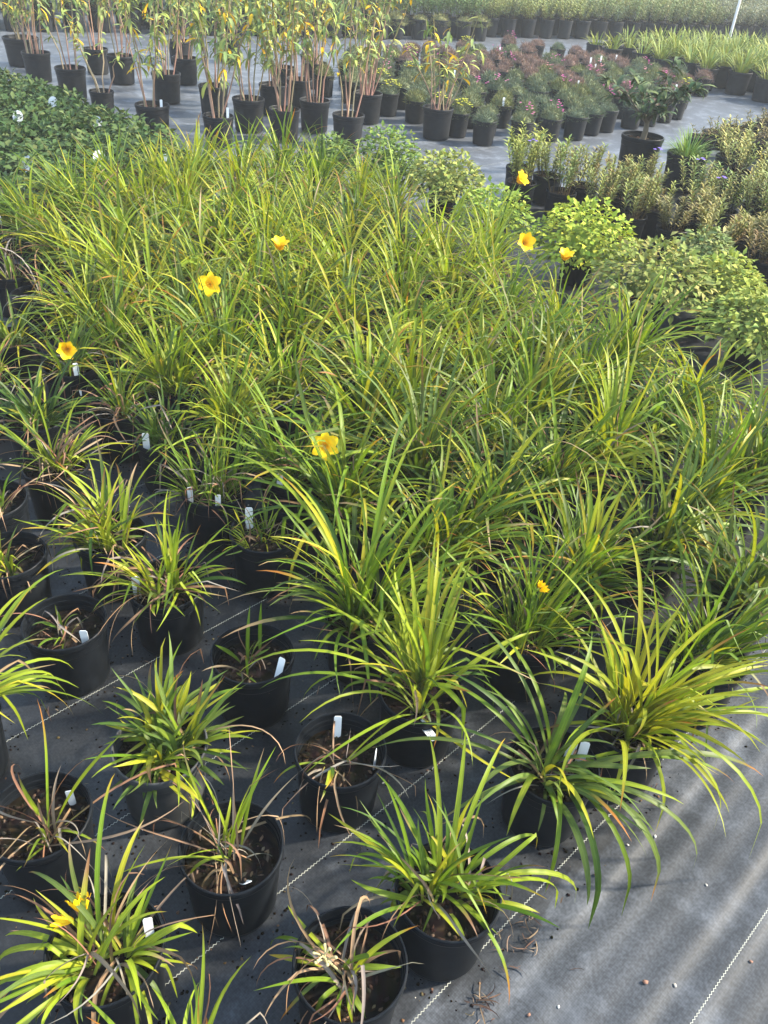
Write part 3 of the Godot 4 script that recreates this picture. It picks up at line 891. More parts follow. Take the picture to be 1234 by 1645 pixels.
func blossoms(col: Color, n: int, rx: float, ry: float, stalk: float, size: float) -> ArrayMesh:
	var s := Shape.new()
	for k in n:
		var a := rf(-0.6, 2.2)
		var r := rx * sqrt(rng.randf())
		var p := Vector3(cos(a) * r, ry * sqrt(maxf(0.0, 1.0 - r * r / (rx * rx * 1.1))) * 0.9, sin(a) * r)
		var q := p + Vector3(rf(-0.02, 0.02), stalk * rf(0.5, 1.1), rf(-0.02, 0.02))
		tube(s, PackedVector3Array([p - Vector3(0, 0.03, 0), q]), 0.0012, 0.001, 3, Color(0.08, 0.1, 0.05), Color(0.08, 0.1, 0.05))
		for j in 5:
			var b := TAU * j / 5.0
			var T := Vector3(cos(b), 0.35, sin(b)).normalized()
			small_leaf(s, q, T, Vector3.UP, size, size * 0.8, vary(col, 0.15), 0.05)
	return s.mesh(M.petal)

# loose mound of small ovate leaves on arching stems
func leafy_mound(col: Color, alt: Color, rx: float, ry: float, n: int, size: float, y0 := 0.0) -> ArrayMesh:
	var s := Shape.new()
	core(s, Vector3(0, y0, 0), Vector3(rx, ry, rx) * 0.45, col)
	for k in n:
		var d := dome_point()
		var bump := 1.0 + 0.28 * noise.get_noise_3d(d.x * 160.0 + rx * 900.0, d.y * 160.0, d.z * 160.0 + n)
		var p := Vector3(d.x * rx, y0 + d.y * ry, d.z * rx) * Vector3(bump, bump, bump) * (1.0 - 0.55 * pow(rng.randf(), 1.8))
		var out := Vector3(d.x, d.y * 0.5, d.z)
		var T := (out + Vector3(rf(-0.8, 0.8), rf(-0.6, 0.3), rf(-0.8, 0.8))).normalized()
		var N := (d * 0.6 + Vector3.UP * 0.7 + Vector3(rf(-0.5, 0.5), 0, rf(-0.5, 0.5))).normalized()
		N = (N - T * N.dot(T)).normalized()
		small_leaf(s, p, T, N, size * rf(0.7, 1.3), size * rf(0.45, 0.75), vary(col.lerp(alt, rng.randf() if rng.randf() < 0.4 else 0.0), 0.25))
	return s.mesh(M.foliage)

# bunch of upright leafy stems
func leafy_stems(col: Color, alt: Color, stems: int, tall: float, wide: float, per: int, size: float) -> ArrayMesh:
	var s := Shape.new()
	for k in stems:
		var a := rf(0, TAU)
		var r := 0.07 * sqrt(rng.randf())
		var p := Vector3(cos(a) * r, 0, sin(a) * r)
		var h := tall * rf(0.6, 1.1)
		var q := p + Vector3(cos(a) * wide * rf(0.2, 1.0), h, sin(a) * wide * rf(0.2, 1.0))
		var c := vary(col.lerp(alt, rng.randf() * rng.randf()), 0.2)
		tube(s, PackedVector3Array([p, p.lerp(q, 0.5) + Vector3(rf(-0.01, 0.01), 0, rf(-0.01, 0.01)), q]), 0.003, 0.0018, 3, Color(0.09, 0.06, 0.035), Color(0.08, 0.09, 0.03))
		for j in per:
			var t := 0.25 + 0.75 * pow(float(j) / per, 0.8)
			var b := j * 2.4 + a
			var T := Vector3(cos(b), rf(0.4, 1.1), sin(b)).normalized()
			var N := (Vector3.UP - T * T.y).normalized()
			small_leaf(s, p.lerp(q, t), T, N, size * rf(0.8, 1.3), size * 0.34, vary(c, 0.2))
	return s.mesh(M.foliage)

# tall shrub with reddish canes and hanging lance leaves
func cane_shrub(tall: float, canes: int, per: int, from: float, yellow: float) -> Array:
	var st := Shape.new()
	var lf := Shape.new()
	for k in canes:
		var a := TAU * k / canes + rf(-0.5, 0.5)
		var p := Vector3(cos(a) * rf(0.02, 0.08), 0, sin(a) * rf(0.02, 0.08))
		var out := rf(0.05, 0.32)
		var h := tall * rf(0.65, 1.05)
		var pts := PackedVector3Array()
		for j in 6:
			var t := j / 5.0
			pts.append(p + Vector3(cos(a) * out * pow(t, 1.2) + rf(-0.015, 0.015), h * t, sin(a) * out * pow(t, 1.2) + rf(-0.015, 0.015)))
		var red := vary(Color(0.34, 0.19, 0.15) if rng.randf() < 0.6 else Color(0.30, 0.24, 0.15), 0.2)
		tube(st, pts, 0.0065, 0.003, 5, red, Color(0.22, 0.19, 0.08))
		for j in per:
			var t := lerpf(from, 1.0, rng.randf())
			var seg := mini(int(t * 5.0), 4)
			var q := pts[seg].lerp(pts[seg + 1], t * 5.0 - seg)
			var c := vary(Color(0.185, 0.235, 0.085), 0.3)
			if rng.randf() < 0.35:
				c = vary(Color(0.31, 0.345, 0.085), 0.25)
			if rng.randf() < yellow:
				c = vary(Color(0.55, 0.34, 0.02), 0.2)
			var az := rf(0, TAU)
			blade(lf, q, az, rf(-0.9, 0.3), rf(0.075, 0.135), rf(0.018, 0.030), rf(0.8, 1.6), rf(-0.4, 0.4), 5, c, c, c, 0.0, 2.0, 0.0, rf(-0.8, 0.8), 0.3)
	return [st.mesh(M.stem), lf.mesh(M.foliage)]

func grass_tuft(col: Color, alt: Color, n: int, l0: float, l1: float, w: float, lo := 45.0) -> ArrayMesh:
	var s := Shape.new()
	for k in n:
		var az := rf(0, TAU)
		var r := 0.07 * sqrt(rng.randf())
		var c := vary(col.lerp(alt, rng.randf()), 0.25)
		blade(s, Vector3(cos(az) * r, 0, sin(az) * r), az, deg_to_rad(rf(lo, 88.0)), rf(l0, l1), w * rf(0.7, 1.2), rf(0.4, 1.6), rf(-0.4, 0.4), 6, c, c, c.lerp(alt, 0.5), 0.3)
	return s.mesh(M.foliage)

func potted(called: String, label: String, category: String, at: Vector3, size: Vector3, pot: String, group := "", soil_y := 0.165) -> Node3D:
	var o := thing(called, label, category, at, 0.0, group)
	part("pot", G[pot], o, Vector3.ZERO, rf(0, TAU), size)
	part("soil", G.soils[rng.randi() % G.soils.size()], o, Vector3(0, soil_y * size.y, 0), rf(0, TAU), size * Vector3(1.02, 1, 1.02))
	return o

func make_stock():
	var big := Vector3(1.30, 1.32, 1.30)
	# ---- tall red-caned shrubs behind the daylilies
	var shrubs := []
	for k in 8:
		shrubs.append(cane_shrub(rf(0.95, 1.25), rng.randi_range(5, 8), rng.randi_range(20, 30), rf(0.2, 0.42), rf(0.05, 0.13)))
	var spots := [
		["widest pot at the top left corner", 4.14, 9.5, 1.75, 0], ["second pot from the top left corner", 3.92, 8.71, 1.30, 0], ["third pot from the left along the vine bed", 3.84, 7.88, 1.32, 0],
		["small pot with two leaning canes", 3.75, 7.18, 1.0, 1], ["foremost single pot in front of the gap", 3.71, 6.31, 1.30, 0], ["pot in the second line, far left", 4.62, 8.86, 1.2, 0],
		["pot in the second line behind the small pot", 4.59, 8.32, 1.3, 0], ["pot right behind the foremost single pot", 4.52, 7.40, 1.3, 0], ["third line pot at left", 5.16, 8.07, 1.25, 0],
		["second line pot with hanging orange leaf", 4.60, 6.77, 1.28, 0], ["low pot half hidden by daylily leaves", 4.02, 5.87, 1.18, 0], ["pot with bright pink canes at centre left", 4.54, 6.18, 1.32, 0],
		["dark pot right of the pink caned one", 5.13, 6.60, 1.3, 0], ["pot just behind the daylilies at centre", 4.61, 5.79, 1.25, 0], ["grey pot left of the reedy shrub", 5.05, 5.93, 1.28, 0],
		["pot with an orange leaf beside the leafy mound", 4.95, 5.39, 1.28, 0], ["tall reedy clump at centre top", 5.70, 5.96, 1.3, 2], ["rightmost shrub, thin leaves over a clean grey pot", 5.86, 5.24, 1.30, 3],
		["third line pot behind the dark pot", 5.80, 7.31, 1.25, 0], ["farthest pot near the white pipe", 6.34, 8.96, 1.25, 0], ["far pot left of the cushion plants", 6.30, 7.40, 1.25, 0],
		["fourth line pot at the left", 5.70, 9.0, 1.25, 0], ["third line pot near the middle", 5.55, 6.75, 1.25, 0]]
	for k in spots.size():
		var s: Array = spots[k]
		var z := Vector3(s[3], minf(s[3], 1.34), s[3])
		var o := potted("potted_cane_shrub", "tall red-stemmed shrub, %s" % s[0], "potted shrub", bed(s[1], s[2]), z, "pot_dusty", "tall red-stemmed shrubs")
		var sh: Array = shrubs[k % 8]
		var tall := 1.0
		if s[4] == 1:
			tall = 0.55
			sh = G.thin_shrub
		elif s[4] == 2:
			sh = G.reedy
		elif s[4] == 3:
			sh = G.sparse
		var turn := rf(0, TAU)
		stuff("stems", sh[0], o, Vector3(0, 0.165 * z.y, 0), turn, Vector3(1.0, tall, 1.0))
		stuff("foliage", sh[1], o, Vector3(0, 0.165 * z.y, 0), turn, Vector3(1.0, tall, 1.0))
		if k in [4, 10]:
			add_tag(o, 0.4, 0.09, -0.3, 0.2, 1.2, 0.23)
	# ---- trailing vines at the left
	var vines := []
	for k in 4:
		vines.append(leafy_mound(Color(0.050, 0.088, 0.028), Color(0.12, 0.15, 0.05), 0.27, 0.13, 620, 0.055, 0.02))
	var vi := 0
	for row in 3:
		for col in 9:
			var b := 4.72 + col * 0.36
			var a := 3.02 - row * 0.36 - (0.12 if col < 2 else 0.0)
			var at := bed(a + rf(-0.04, 0.04), b + rf(-0.04, 0.04))
			if at.x / -at.z < -0.60 or (row == 2 and col == 0):
				continue
			var o := potted("potted_vine", "dark trailing vine, %s pot from the right, %s line from the tall shrubs" % [nth(col), nth(row)], "potted vine", at, Vector3(1, 0.95, 1), "pot", "dark vines at the left")
			stuff("foliage", vines[vi % 4], o, Vector3(0, 0.17, 0), rf(0, TAU), Vector3(1, rf(0.85, 1.15), 1))
			if (vi * 7) % 5 < 2:
				var t := part("plant_tag", G.round_tag, o, Vector3(rf(-0.1, 0.1), 0.28, rf(0.0, 0.12)))
				t.basis = Basis(Vector3.UP, rf(-0.3, 0.3)) * Basis(Vector3.RIGHT, -0.5)
			if vi % 4 == 1:
				stuff("purple_flowers", G.purple, o, Vector3(rf(-0.1, 0.1), 0.2, rf(0.0, 0.1)))
			vi += 1
	# ---- cushion plants
	var kinds := {
		grey = [Color(0.165, 0.185, 0.098), 0.130, 0.108], blue = [Color(0.140, 0.168, 0.105), 0.128, 0.10], olive = [Color(0.17, 0.18, 0.075), 0.13, 0.105], tan = [Color(0.23, 0.155, 0.125), 0.125, 0.10]}
	var cush := {}
	for k in kinds:
		cush[k] = []
		for j in 3:
			cush[k].append(cushion(kinds[k][0], kinds[k][1], kinds[k][2], 1100))
	var words := {grey = "grey green", blue = "blue green", olive = "olive green", tan = "dry brown"}
	for row in 12:
		for col in 15:
			var a := 6.12 + col * 0.312
			var b := 4.62 + row * 0.305 + clampf((6.9 - a) * 0.35, 0, 0.4)
			if a > 9.1 and row < 1 or a > 9.8 and row < 2 or row > 9 and rng.randf() < 0.25 or a > 9.0 and row > 7 and rng.randf() < 0.3:
				continue
			if a < 6.5 and row > 7:
				continue
			var at := bed(a + rf(-0.05, 0.05), b + rf(-0.05, 0.05))
			var kind: String = ["grey", "blue", "grey", "olive", "blue"][rng.randi() % 5]
			if a > 8.2 and rng.randf() < 0.5 or a > 7.6 and row > 5 and rng.randf() < 0.5:
				kind = "tan"
			var flowers := ""
			var fx := rng.randf()
			if col == 1 and row == 0 or fx < 0.12:
				flowers = "pink"
			elif fx < 0.17 or (col == 0 and row == 1):
				flowers = "yellow"
			var o := potted("potted_cushion_plant", "%s cushion plant%s, %s row from the pale aisle, %s from left" % [words[kind], (" with %s flowers" % flowers) if flowers != "" else "", nth(row), nth(col)], "potted plant", at, Vector3.ONE * rf(0.97, 1.04), "pot_dusty", "cushion plants in the right bed")
			var z := rf(0.66, 0.92)
			stuff("foliage", cush[kind][rng.randi() % 3], o, Vector3(0, 0.18, 0), rf(0, TAU), Vector3(z, z * rf(0.85, 1.3), z))
			if flowers == "pink":
				stuff("flowers", G.pinks[rng.randi() % 3], o, Vector3(0, 0.18, 0), rf(-0.5, 0.5), Vector3.ONE)
			elif flowers == "yellow":
				stuff("flowers", G.yellows, o, Vector3(0, 0.18, 0), rf(-0.5, 0.5), Vector3.ONE)
			if rng.randf() < 0.06:
				add_tag(o, 1.5, 0.08, -0.2, 0.3, 1.3, 0.2)
	# ---- grassy lime plants in large pots, far right
	var tufts := []
	for k in 5:
		tufts.append(grass_tuft(Color(0.16, 0.22, 0.06), Color(0.28, 0.30, 0.08), [26, 60, 75, 60, 85][k], 0.16, [0.26, 0.36, 0.40, 0.34, 0.42][k], 0.016, 40.0))
	for row in 7:
		for col in 11:
			var a := 11.0 + row * 0.42 + (0.15 if col % 2 == 0 else 0.0)
			var b := 7.2 - col * 0.36
			var at := bed(a + rf(-0.05, 0.05), b + rf(-0.05, 0.05))
			if at.x / -at.z > 0.56:
				continue
			var o := potted("potted_grass_plant", "lime strap-leaved plant, %s line behind the cushion plants, %s from left" % [nth(row), nth(col)], "potted plant", at, Vector3(1.4, 1.3, 1.4), "pot_dusty", "lime strap-leaved plants at the far right")
			stuff("foliage", tufts[0] if col < 3 else tufts[1 + rng.randi() % 4], o, Vector3(0, 0.21, 0), rf(0, TAU), Vector3.ONE * rf(0.9, 1.15))
	# ---- leafy mounds along the right edge of the daylilies
	var mounds := [
		["dark leafy mound with pale new growth beside the tall shrubs", 4.29, 4.14, Color(0.11, 0.17, 0.04), Color(0.26, 0.30, 0.06), 0.24, 0.26],
		["yellow green leafy mound right of the dark leafy mound", 4.39, 3.70, Color(0.20, 0.23, 0.055), Color(0.31, 0.30, 0.08), 0.25, 0.19],
		["bright green leafy mound behind the yellow blooms", 4.10, 3.05, Color(0.17, 0.24, 0.04), Color(0.30, 0.34, 0.05), 0.22, 0.17],
		["glowing lime leafy mound at the edge of the daylilies", 4.17, 2.46, Color(0.22, 0.28, 0.035), Color(0.40, 0.42, 0.05), 0.27, 0.24],
		["broad olive and tan leafy mound near the right edge", 3.99, 1.90, Color(0.17, 0.20, 0.045), Color(0.34, 0.29, 0.09), 0.29, 0.21],
		["fresh green leafy mound between the olive mound and the right edge", 4.30, 1.66, Color(0.21, 0.245, 0.045), Color(0.32, 0.34, 0.06), 0.19, 0.15],
		["broad leaved green mound cut by the right edge", 3.96, 1.32, Color(0.175, 0.215, 0.045), Color(0.27, 0.30, 0.06), 0.25, 0.14],
		["hidden olive leafy mound left of the dark one", 4.15, 4.55, Color(0.09, 0.14, 0.04), Color(0.2, 0.24, 0.06), 0.18, 0.14],
		["pale leafy mound behind the fresh green one", 4.62, 1.95, Color(0.15, 0.19, 0.06), Color(0.27, 0.27, 0.10), 0.17, 0.14]]
	for m in mounds:
		var o := potted("potted_leafy_plant", m[0], "potted plant", bed(m[1] - 0.12, m[2]), Vector3(1.0, 1.0, 1.0), "pot", "leafy mounds beside the daylilies")
		stuff("foliage", leafy_mound(m[3] * 1.15, m[4] * 1.1, m[5] * 1.0, m[6] * 1.05, 1500 if m[5] > 0.23 else 1000, 0.040, 0.03), o, Vector3(0, 0.17, 0))
	# ---- upright leafy stems (right of the mounds)
	var ups := []
	for k in 5:
		ups.append(leafy_stems([Color(0.23, 0.26, 0.08), Color(0.20, 0.25, 0.08), Color(0.27, 0.27, 0.09), Color(0.21, 0.20, 0.085), Color(0.26, 0.30, 0.08)][k], Color(0.24, 0.16, 0.08) if k != 4 else Color(0.30, 0.33, 0.08), 17, [0.24, 0.27, 0.21, 0.20, 0.30][k], 0.10, 30, 0.040))
	for row in 4:
		for col in 9:
			var a := 4.85 + row * 0.33
			var b := 3.78 - col * 0.29
			if row == 3 and col < 5 or row == 2 and col < 2:
				continue
			var at := bed(a + rf(-0.05, 0.05), b + rf(-0.05, 0.05))
			if at.x / -at.z > 0.53 or at.x / -at.z < 0.10:
				continue
			var o := potted("potted_upright_plant", "olive upright bushy plant, %s line behind the leafy mounds, %s from left" % [nth(row), nth(col)], "potted plant", at, Vector3.ONE, "pot", "olive upright plants behind the mounds")
			stuff("foliage", ups[rng.randi() % 4] if col > 1 else ups[4], o, Vector3(0, 0.165, 0), rf(0, TAU), Vector3.ONE * rf(0.8, 1.15))
			if rng.randf() < 0.3:
				stuff("purple_flowers", G.purple, o, Vector3(rf(-0.05, 0.05), 0.43, 0.03))
	# ---- two large pots by the pale aisle
	var o1 := potted("potted_tree_shrub", "dark leaved branching shrub in the largest black pot by the pale aisle", "potted shrub", bed(6.42, 3.56), Vector3(1.62, 1.62, 1.62), "pot")
	var tr: Array = G.tree
	stuff("branches", tr[0], o1, Vector3(0, 0.25, 0), 0.0, Vector3.ONE * 1.2)
	stuff("foliage", tr[1], o1, Vector3(0, 0.25, 0), 0.0, Vector3.ONE * 1.2)
	var o2 := potted("potted_feathery_plant", "feathery fresh green plant in large black pot right of the branching shrub", "potted plant", bed(6.42, 3.15), Vector3(1.5, 1.4, 1.5), "pot")
	stuff("foliage", grass_tuft(Color(0.10, 0.19, 0.05), Color(0.2, 0.27, 0.07), 190, 0.12, 0.26, 0.008, 8.0), o2, Vector3(0, 0.23, 0))
	# ---- pale variegated shrubs at the right
	var pale := []
	for k in 3:
		pale.append(leafy_stems(Color(0.28, 0.31, 0.11), Color(0.46, 0.42, 0.15), 20, 0.26, 0.16, 22, 0.042))
	var sp := [[6.55, 2.78], [6.30, 2.45], [6.95, 3.05], [6.75, 2.45], [6.05, 2.12], [7.15, 2.72], [6.45, 2.1]]
	for k in sp.size():
		var o := potted("potted_variegated_shrub", "pale yellow green shrub at the right edge, %s from the branching shrub" % nth(k), "potted shrub", bed(sp[k][0], sp[k][1]), Vector3(1.1, 1.1, 1.1), "pot", "pale shrubs at the right edge")
		stuff("foliage", pale[k % 3], o, Vector3(0, 0.18, 0), rf(0, TAU), Vector3.ONE * rf(0.85, 1.1))
	# ---- low wide pots at the right edge
	var low := []
	for k in 2:
		low.append(leafy_stems(Color(0.15, 0.14, 0.06), Color(0.25, 0.18, 0.08), 9, 0.12, 0.10, 9, 0.04))
	var li := 0
	for row in 3:
		for col in 5:
			var at := bed(7.75 + col * 0.36 + rf(-0.04, 0.04), 3.72 - row * 0.34 + rf(-0.03, 0.03))
			if at.x / -at.z > 0.50:
				continue
			var o := potted("potted_seedling", "low pot of sparse stems, %s line along the pale aisle, %s from left" % [nth(row), nth(col)], "potted plant", at, Vector3(1.35, 0.72, 1.35), "pot", "low pots at the right edge")
			stuff("foliage", low[li % 2], o, Vector3(0, 0.115, 0), rf(0, TAU))
			li += 1
	# ---- far bed
	make_far_bed()

func make_far_bed():
	var along := Vector3(0.905, 0, -0.425)
	var deep := Vector3(-0.425, 0, -0.905)
	var start := Vector3(0.06, 0, -14.1)
	var wisp := []
	var cols := [Color(0.22, 0.265, 0.12), Color(0.19, 0.25, 0.13), Color(0.28, 0.31, 0.11), Color(0.10, 0.18, 0.06), Color(0.22, 0.25, 0.18)]
	for k in 5:
		wisp.append(leafy_stems(cols[k], Color(0.24, 0.23, 0.13), 20, [0.34, 0.30, 0.30, 0.40, 0.32][k], 0.16, 18, 0.055))
	wisp.append(cushion(Color(0.17, 0.17, 0.07), 0.15, 0.12, 800))
	var what := ["grey green wispy", "silvery green wispy", "yellow green bushy", "dark green bushy", "grey leaved", "tan topped cushion"]
	for row in 3:
		for col in 47:
			var s := -7.4 + col * 0.345
			var at := start + along * (s + rf(-0.05, 0.05)) + deep * (row * 0.34 + rf(-0.05, 0.05))
			if s > 1.0:
				at += deep * 0.45
			if absf(at.x / -at.z) > 0.60:
				continue
			var k := 0
			if s < -1.2:
				k = 3
			elif s < 1.0:
				k = 5 if row == 0 else 3
			elif s < 3.2:
				k = 2 if rng.randf() < 0.7 else 0
			elif s < 6.0:
				k = 0 if rng.randf() < 0.6 else 1
			else:
				k = 4
			var z := rf(1.1, 1.28)
			var o := potted("potted_far_plant", "%s plant in the far bed, %s line back, %s pot from left" % [what[k], nth(row), nth(col)], "potted plant", at, Vector3(z, 1.35, z), "pot_dusty", "far bed across the pale aisle")
			stuff("foliage", wisp[k], o, Vector3(0, 0.21, 0), rf(0, TAU), Vector3.ONE * rf(0.85, 1.15))
	# the deep mass of plants behind those rows
	var mm := MultiMesh.new()
	mm.transform_format = MultiMesh.TRANSFORM_3D
	var tr := []
	var kind := [[], [], [], [], []]
	for row in range(3, 24):
		for col in 64:
			var s := -9.5 + col * 0.37
			var at := start + along * (s + rf(-0.12, 0.12)) + deep * (0.45 + row * 0.36 + rf(-0.1, 0.1))
			if absf(at.x / -at.z) > 0.62:
				continue
			var k := 0
			var n := noise.get_noise_2d(at.x * 14.0, at.z * 14.0)
			if s < -0.5:
				k = 3 if n < 0.12 else 0
			elif s > 6.5:
				k = 4 if row < 9 else 2
			else:
				k = 1 if n > 0.1 else (0 if n > -0.2 else 2)
			kind[k].append(Transform3D(Basis(Vector3.UP, rf(0, TAU)) * Basis.from_scale(Vector3.ONE * rf(0.95, 1.3)), at + Vector3(0, 0.2, 0)))
	var holder := thing("far_plants", "deep mass of grey green nursery plants filling the far bed", "plants", Vector3.ZERO)
	holder.set_meta("kind", "stuff")
	for k in 5:
		if kind[k].is_empty():
			continue
		var m := MultiMesh.new()
		m.transform_format = MultiMesh.TRANSFORM_3D
		m.mesh = wisp[k]
		m.instance_count = kind[k].size()
		for j in kind[k].size():
			m.set_instance_transform(j, kind[k][j])
		var mi := MultiMeshInstance3D.new()
		mi.name = "plant_mass"
		mi.multimesh = m
		mi.set_meta("kind", "stuff")
		holder.add_child(mi, true)
	# beyond the second aisle, round clipped shrubs at the top right corner
	var ball := leafy_mound(Color(0.07, 0.14, 0.05), Color(0.16, 0.22, 0.06), 0.42, 0.40, 700, 0.07, 0.1)
	for k in 14:
		var at := Vector3(6.2 + (k % 7) * 0.95, 0, -25.0 - (k / 7) * 1.0 - (k % 7) * 0.42)
		var o := potted("potted_round_shrub", "round green shrub in the top right corner, %s line, %s from left" % [nth(k / 7), nth(k % 7)], "potted shrub", at, Vector3(1.7, 1.6, 1.7), "pot_dusty", "round shrubs at the top right corner")
		stuff("foliage", ball, o, Vector3(0, 0.45, 0), rf(0, TAU), Vector3.ONE * rf(0.9, 1.15))

func make_small_things():
	# white pole at the top right and pipe among the shrubs
	for k in 2:
		var o := thing("pole", ["thin white pole standing at the far bed, top right", "white irrigation pipe standing among the tall shrubs"][k], "pole", [Vector3(5.2, 0, -16.6), Vector3(-1.94, 0, -11.8)][k])
		var s := Shape.new()
		var h: float = [3.2, 2.4][k]
		tube(s, PackedVector3Array([Vector3(0, 0, 0), Vector3(0, h * 0.5, 0), Vector3(0, h, 0)]), 0.022, 0.022, 10, Color.WHITE, Color.WHITE)
		part("shaft", s.mesh(M.pipe), o)
		var f := Shape.new()
		tube(f, PackedVector3Array([Vector3(0, 0, 0), Vector3(0, 0.12, 0)]), 0.034, 0.034, 10, Color.WHITE, Color.WHITE)
		part("socket", f.mesh(M.pipe), o)
	# pebbles and scraps lying on the aisle
	var bits := [[1062, 0.0], [0, 0]]
	var spots := [["red brown chip of bark on the aisle near the leaf tips", 0.535, -1.02, "chip", 0.008], ["red brown lump on the bare aisle, nearer the camera", 0.60, -0.80, "chip", 0.009], ["whitish pebble near the stitched line", 0.63, -0.675, "lite", 0.007],
		["pale crumb beside the dark fold", 0.42, -0.74, "lite", 0.005], ["tan splinter on the aisle", 0.36, -0.72, "chip", 0.006], ["dark pebble on the aisle fold", 0.62, -1.10, "pebble", 0.005], ["grey flake on the aisle near the right edge", 0.66, -0.80, "pebble", 0.006], ["small white scrap under the long leaves", 0.69, -1.13, "lite", 0.006], ["brown crumb near the right edge of the aisle", 0.83, -0.86, "chip", 0.006], ["dark crumb close to the stitched line on the aisle", 0.78, -1.02, "pebble", 0.005]]
	for b in spots:
		var at := Vector3(b[1], 0, b[2])
		var aa := at.dot(ROW)
		var bb := at.dot(BACK)
		var s := Shape.new()
		lump(s, Vector3.ZERO, b[4] * 0.75, b[4] * 0.5, b[4] * 0.35, rf(0, TAU), 0.0, Color.WHITE)
		var o := MeshInstance3D.new()
		o.name = numbered("pebble" if b[3] != "chip" else "bark_chip")
		o.mesh = s.mesh(M[b[3]])
		add_child(o)
		o.position = Vector3(at.x, ground_height(aa, bb) + b[4] * 0.45, at.z)
		o.set_meta("label", b[0])
		o.set_meta("category", "debris")
		o.set_meta("group", "scraps on the aisle")
	# spilled soil, crumbs and withered leaf scraps round the pots
	var c := Shape.new()
	for k in 9000:
		var a := rf(-0.2, 2.6)
		var b := rf(0.28, 2.9)
		var d := 99.0
		if rng.randf() < 0.75:
			var i: int = rng.randi() % G.near_spots.size()
			var p: Vector3 = G.near_spots[i]
			var an := rf(0, TAU)
			var r := 0.088 + absf(rng.randfn(0, 0.035))
			a = p.dot(ROW) + cos(an) * r
			b = p.dot(BACK) + sin(an) * r
		var col := vary(Color(0.010, 0.0075, 0.006), 0.5)
		if rng.randf() < 0.12:
			col = vary(Color(0.10, 0.065, 0.04), 0.4)
		if rng.randf() < 0.02:
			col = Color(0.45, 0.42, 0.36)
		var z := rf(0.001, 0.0045)
		lump(c, bed(a, b, ground_height(a, b) + z * 0.3), z, z * rf(0.5, 1.0), z * 0.6, rf(0, TAU), rf(-0.3, 0.3), col)
	var crumbs := MeshInstance3D.new()
	crumbs.name = "spilled_soil"
	crumbs.mesh = c.mesh(M.soil)
	crumbs.set_meta("kind", "stuff")
	crumbs.set_meta("label", "spilled potting soil and bark crumbs round the pots")
	crumbs.set_meta("category", "soil")
	add_child(crumbs)
	var w := Shape.new()
	for k in 260:
		var i: int = rng.randi() % G.near_spots.size()
		var p: Vector3 = G.near_spots[i]
		var an := rf(0, TAU)
		var r := rf(0.10, 0.19)
		var a := p.dot(ROW) + cos(an) * r
		var b := p.dot(BACK) + sin(an) * r
		if k < 60:
			a = 0.88 + rng.randfn(0, 0.05)
			b = 0.33 + rng.randfn(0, 0.03)
			if k < 25:
				a = 0.72 + rng.randfn(0, 0.012)
				b = 0.30 + rng.randfn(0, 0.012)
		var col := vary([Color(0.14, 0.085, 0.06), Color(0.24, 0.17, 0.11), Color(0.08, 0.05, 0.04)][rng.randi() % 3], 0.25)
		blade(w, bed(a, b, ground_height(a, b) + 0.004), rf(0, TAU), rf(0.0, 0.4), rf(0.01, 0.045), rf(0.0012, 0.0032), rf(0.5, 1.2), rf(-2, 2), 5, col, col, col, 0.0, 2.0, 0.0, rf(-2, 2), 0.5, 0.003)
	var wm := MeshInstance3D.new()
	wm.name = "withered_leaves"
	wm.mesh = w.mesh(M.dry)
	wm.set_meta("kind", "stuff")
	wm.set_meta("label", "withered leaf scraps lying on the fabric between pots")
	wm.set_meta("category", "dead leaves")
	add_child(wm)

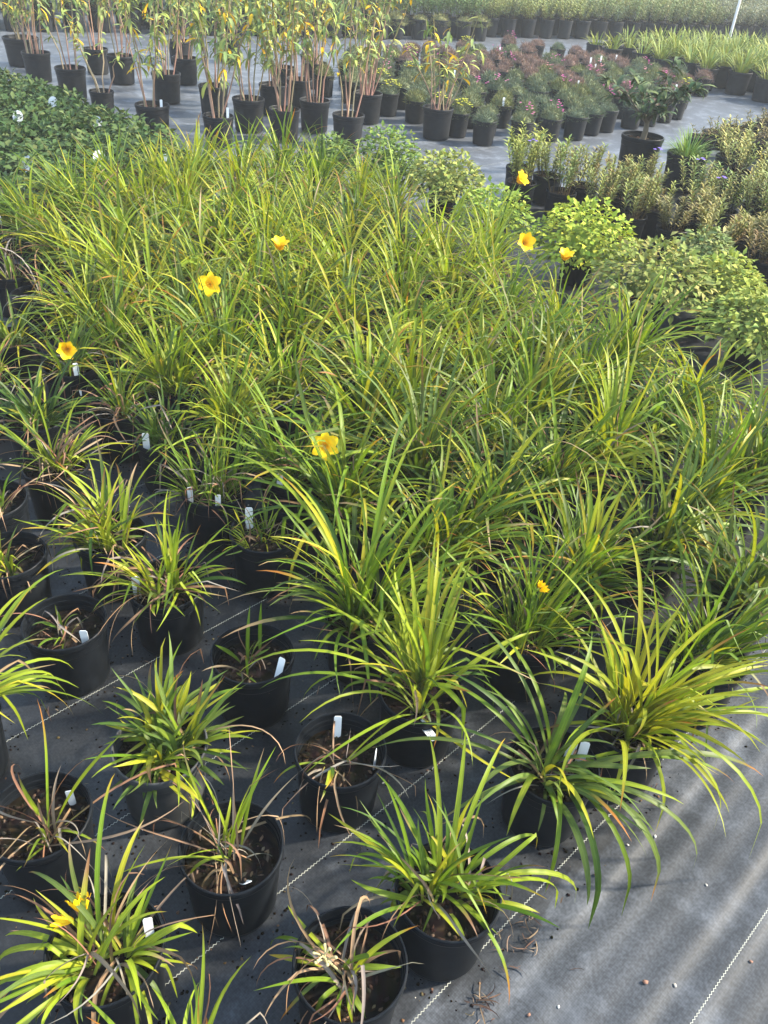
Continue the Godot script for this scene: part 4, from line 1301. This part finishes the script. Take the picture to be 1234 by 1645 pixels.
func prepare():
	rng.seed = 20240611
	noise.seed = 5
	noise.frequency = 0.01
	noise.fractal_octaves = 3
	make_materials()
	G.pot = pot_mesh(M.pot)
	G.pot_dusty = pot_mesh(M.pot_dusty, 28)
	G.pot_grey = pot_mesh(M.pot_grey)
	G.soils = [soil_mesh(170, 0.0025), soil_mesh(150, 0.003), soil_mesh(190, 0.003), soil_mesh(120, 0.002)]
	G.tag = tag_mesh(0.0165, 0.052)
	G.tag_print = print_mesh(0.0165, 0.052)
	var s := Shape.new()
	for side in [1.0, -1.0]:
		var o := s.v.size()
		s.v.append(Vector3(0, 0, 0.001 * side))
		s.n.append(Vector3(0, 0, side))
		for k in 12:
			s.v.append(Vector3(cos(TAU * k / 12) * 0.036, sin(TAU * k / 12) * 0.044, 0.001 * side))
			s.n.append(Vector3(0, 0, side))
		for k in 12:
			s.i.append_array(PackedInt32Array([o, o + 1 + (k + 1) % 12, o + 1 + k] if side > 0 else [o, o + 1 + k, o + 1 + (k + 1) % 12]))
	var o3 := s.v.size()
	for p in [Vector3(-0.006, -0.15, 0), Vector3(0.006, -0.15, 0), Vector3(0.006, -0.03, 0), Vector3(-0.006, -0.03, 0)]:
		s.v.append(p)
		s.n.append(Vector3(0, 0, 1))
	s.i.append_array(PackedInt32Array([o3, o3 + 2, o3 + 1, o3, o3 + 3, o3 + 2]))
	G.round_tag = s.mesh(M.tag)
	G.pinks = []
	for k in 3:
		G.pinks.append(blossoms(Color(0.62, 0.10, 0.36) if k < 2 else Color(0.55, 0.22, 0.26), 9, 0.10, 0.11, 0.06, 0.014))
	G.yellows = blossoms(Color(0.62, 0.62, 0.03), 32, 0.12, 0.11, 0.035, 0.012)
	G.purple = blossoms(Color(0.22, 0.14, 0.52), 3, 0.04, 0.0, 0.04, 0.016)
	G.thin_shrub = cane_shrub(1.1, 4, 9, 0.5, 0.2)
	G.reedy = cane_shrub(1.15, 13, 14, 0.35, 0.10)
	G.sparse = cane_shrub(0.72, 10, 11, 0.45, 0.28)
	var br := Shape.new()
	var lf := Shape.new()
	var c := Color(0.12, 0.10, 0.07)
	tube(br, PackedVector3Array([Vector3.ZERO, Vector3(0.01, 0.08, 0), Vector3(0.0, 0.16, 0.01)]), 0.022, 0.015, 7, c, c)
	for k in 12:
		var a := TAU * k / 12 + rf(-0.3, 0.3)
		var q := Vector3(cos(a) * rf(0.12, 0.40), rf(0.18, 0.50), sin(a) * rf(0.12, 0.40))
		var p := Vector3(0, 0.13, 0)
		var pts := PackedVector3Array([p, p.lerp(q, 0.5) + Vector3(0, 0.04, 0), q])
		tube(br, pts, 0.008, 0.003, 5, c, c)
		for j in 26:
			var t := rf(0.3, 1.0)
			var at := p.lerp(q, t) + Vector3(0, 0.08 * t * (1 - t) * 4 * 0.5, 0)
			var lc := vary(Color(0.065, 0.095, 0.045), 0.35)
			if rng.randf() < 0.12:
				lc = Color(0.12, 0.15, 0.06)
			blade(lf, at, rf(0, TAU), rf(-0.4, 0.9), rf(0.06, 0.11), rf(0.022, 0.034), rf(0.6, 1.8), rf(-0.4, 0.4), 5, lc, lc, lc, 0.0, 2.0, 0.0, rf(-0.6, 0.6))
	G.tree = [br.mesh(M.stem), lf.mesh(M.foliage)]

func _ready():
	set_view()
	prepare()
	make_ground()
	make_daylily_block()
	make_near_daylilies()
	make_stock()
	G.near_spots = []
	for c in get_children():
		if String(c.name).begins_with("potted_daylily") and c.position.length() < 4.5:
			G.near_spots.append(c.position)
	make_small_things()
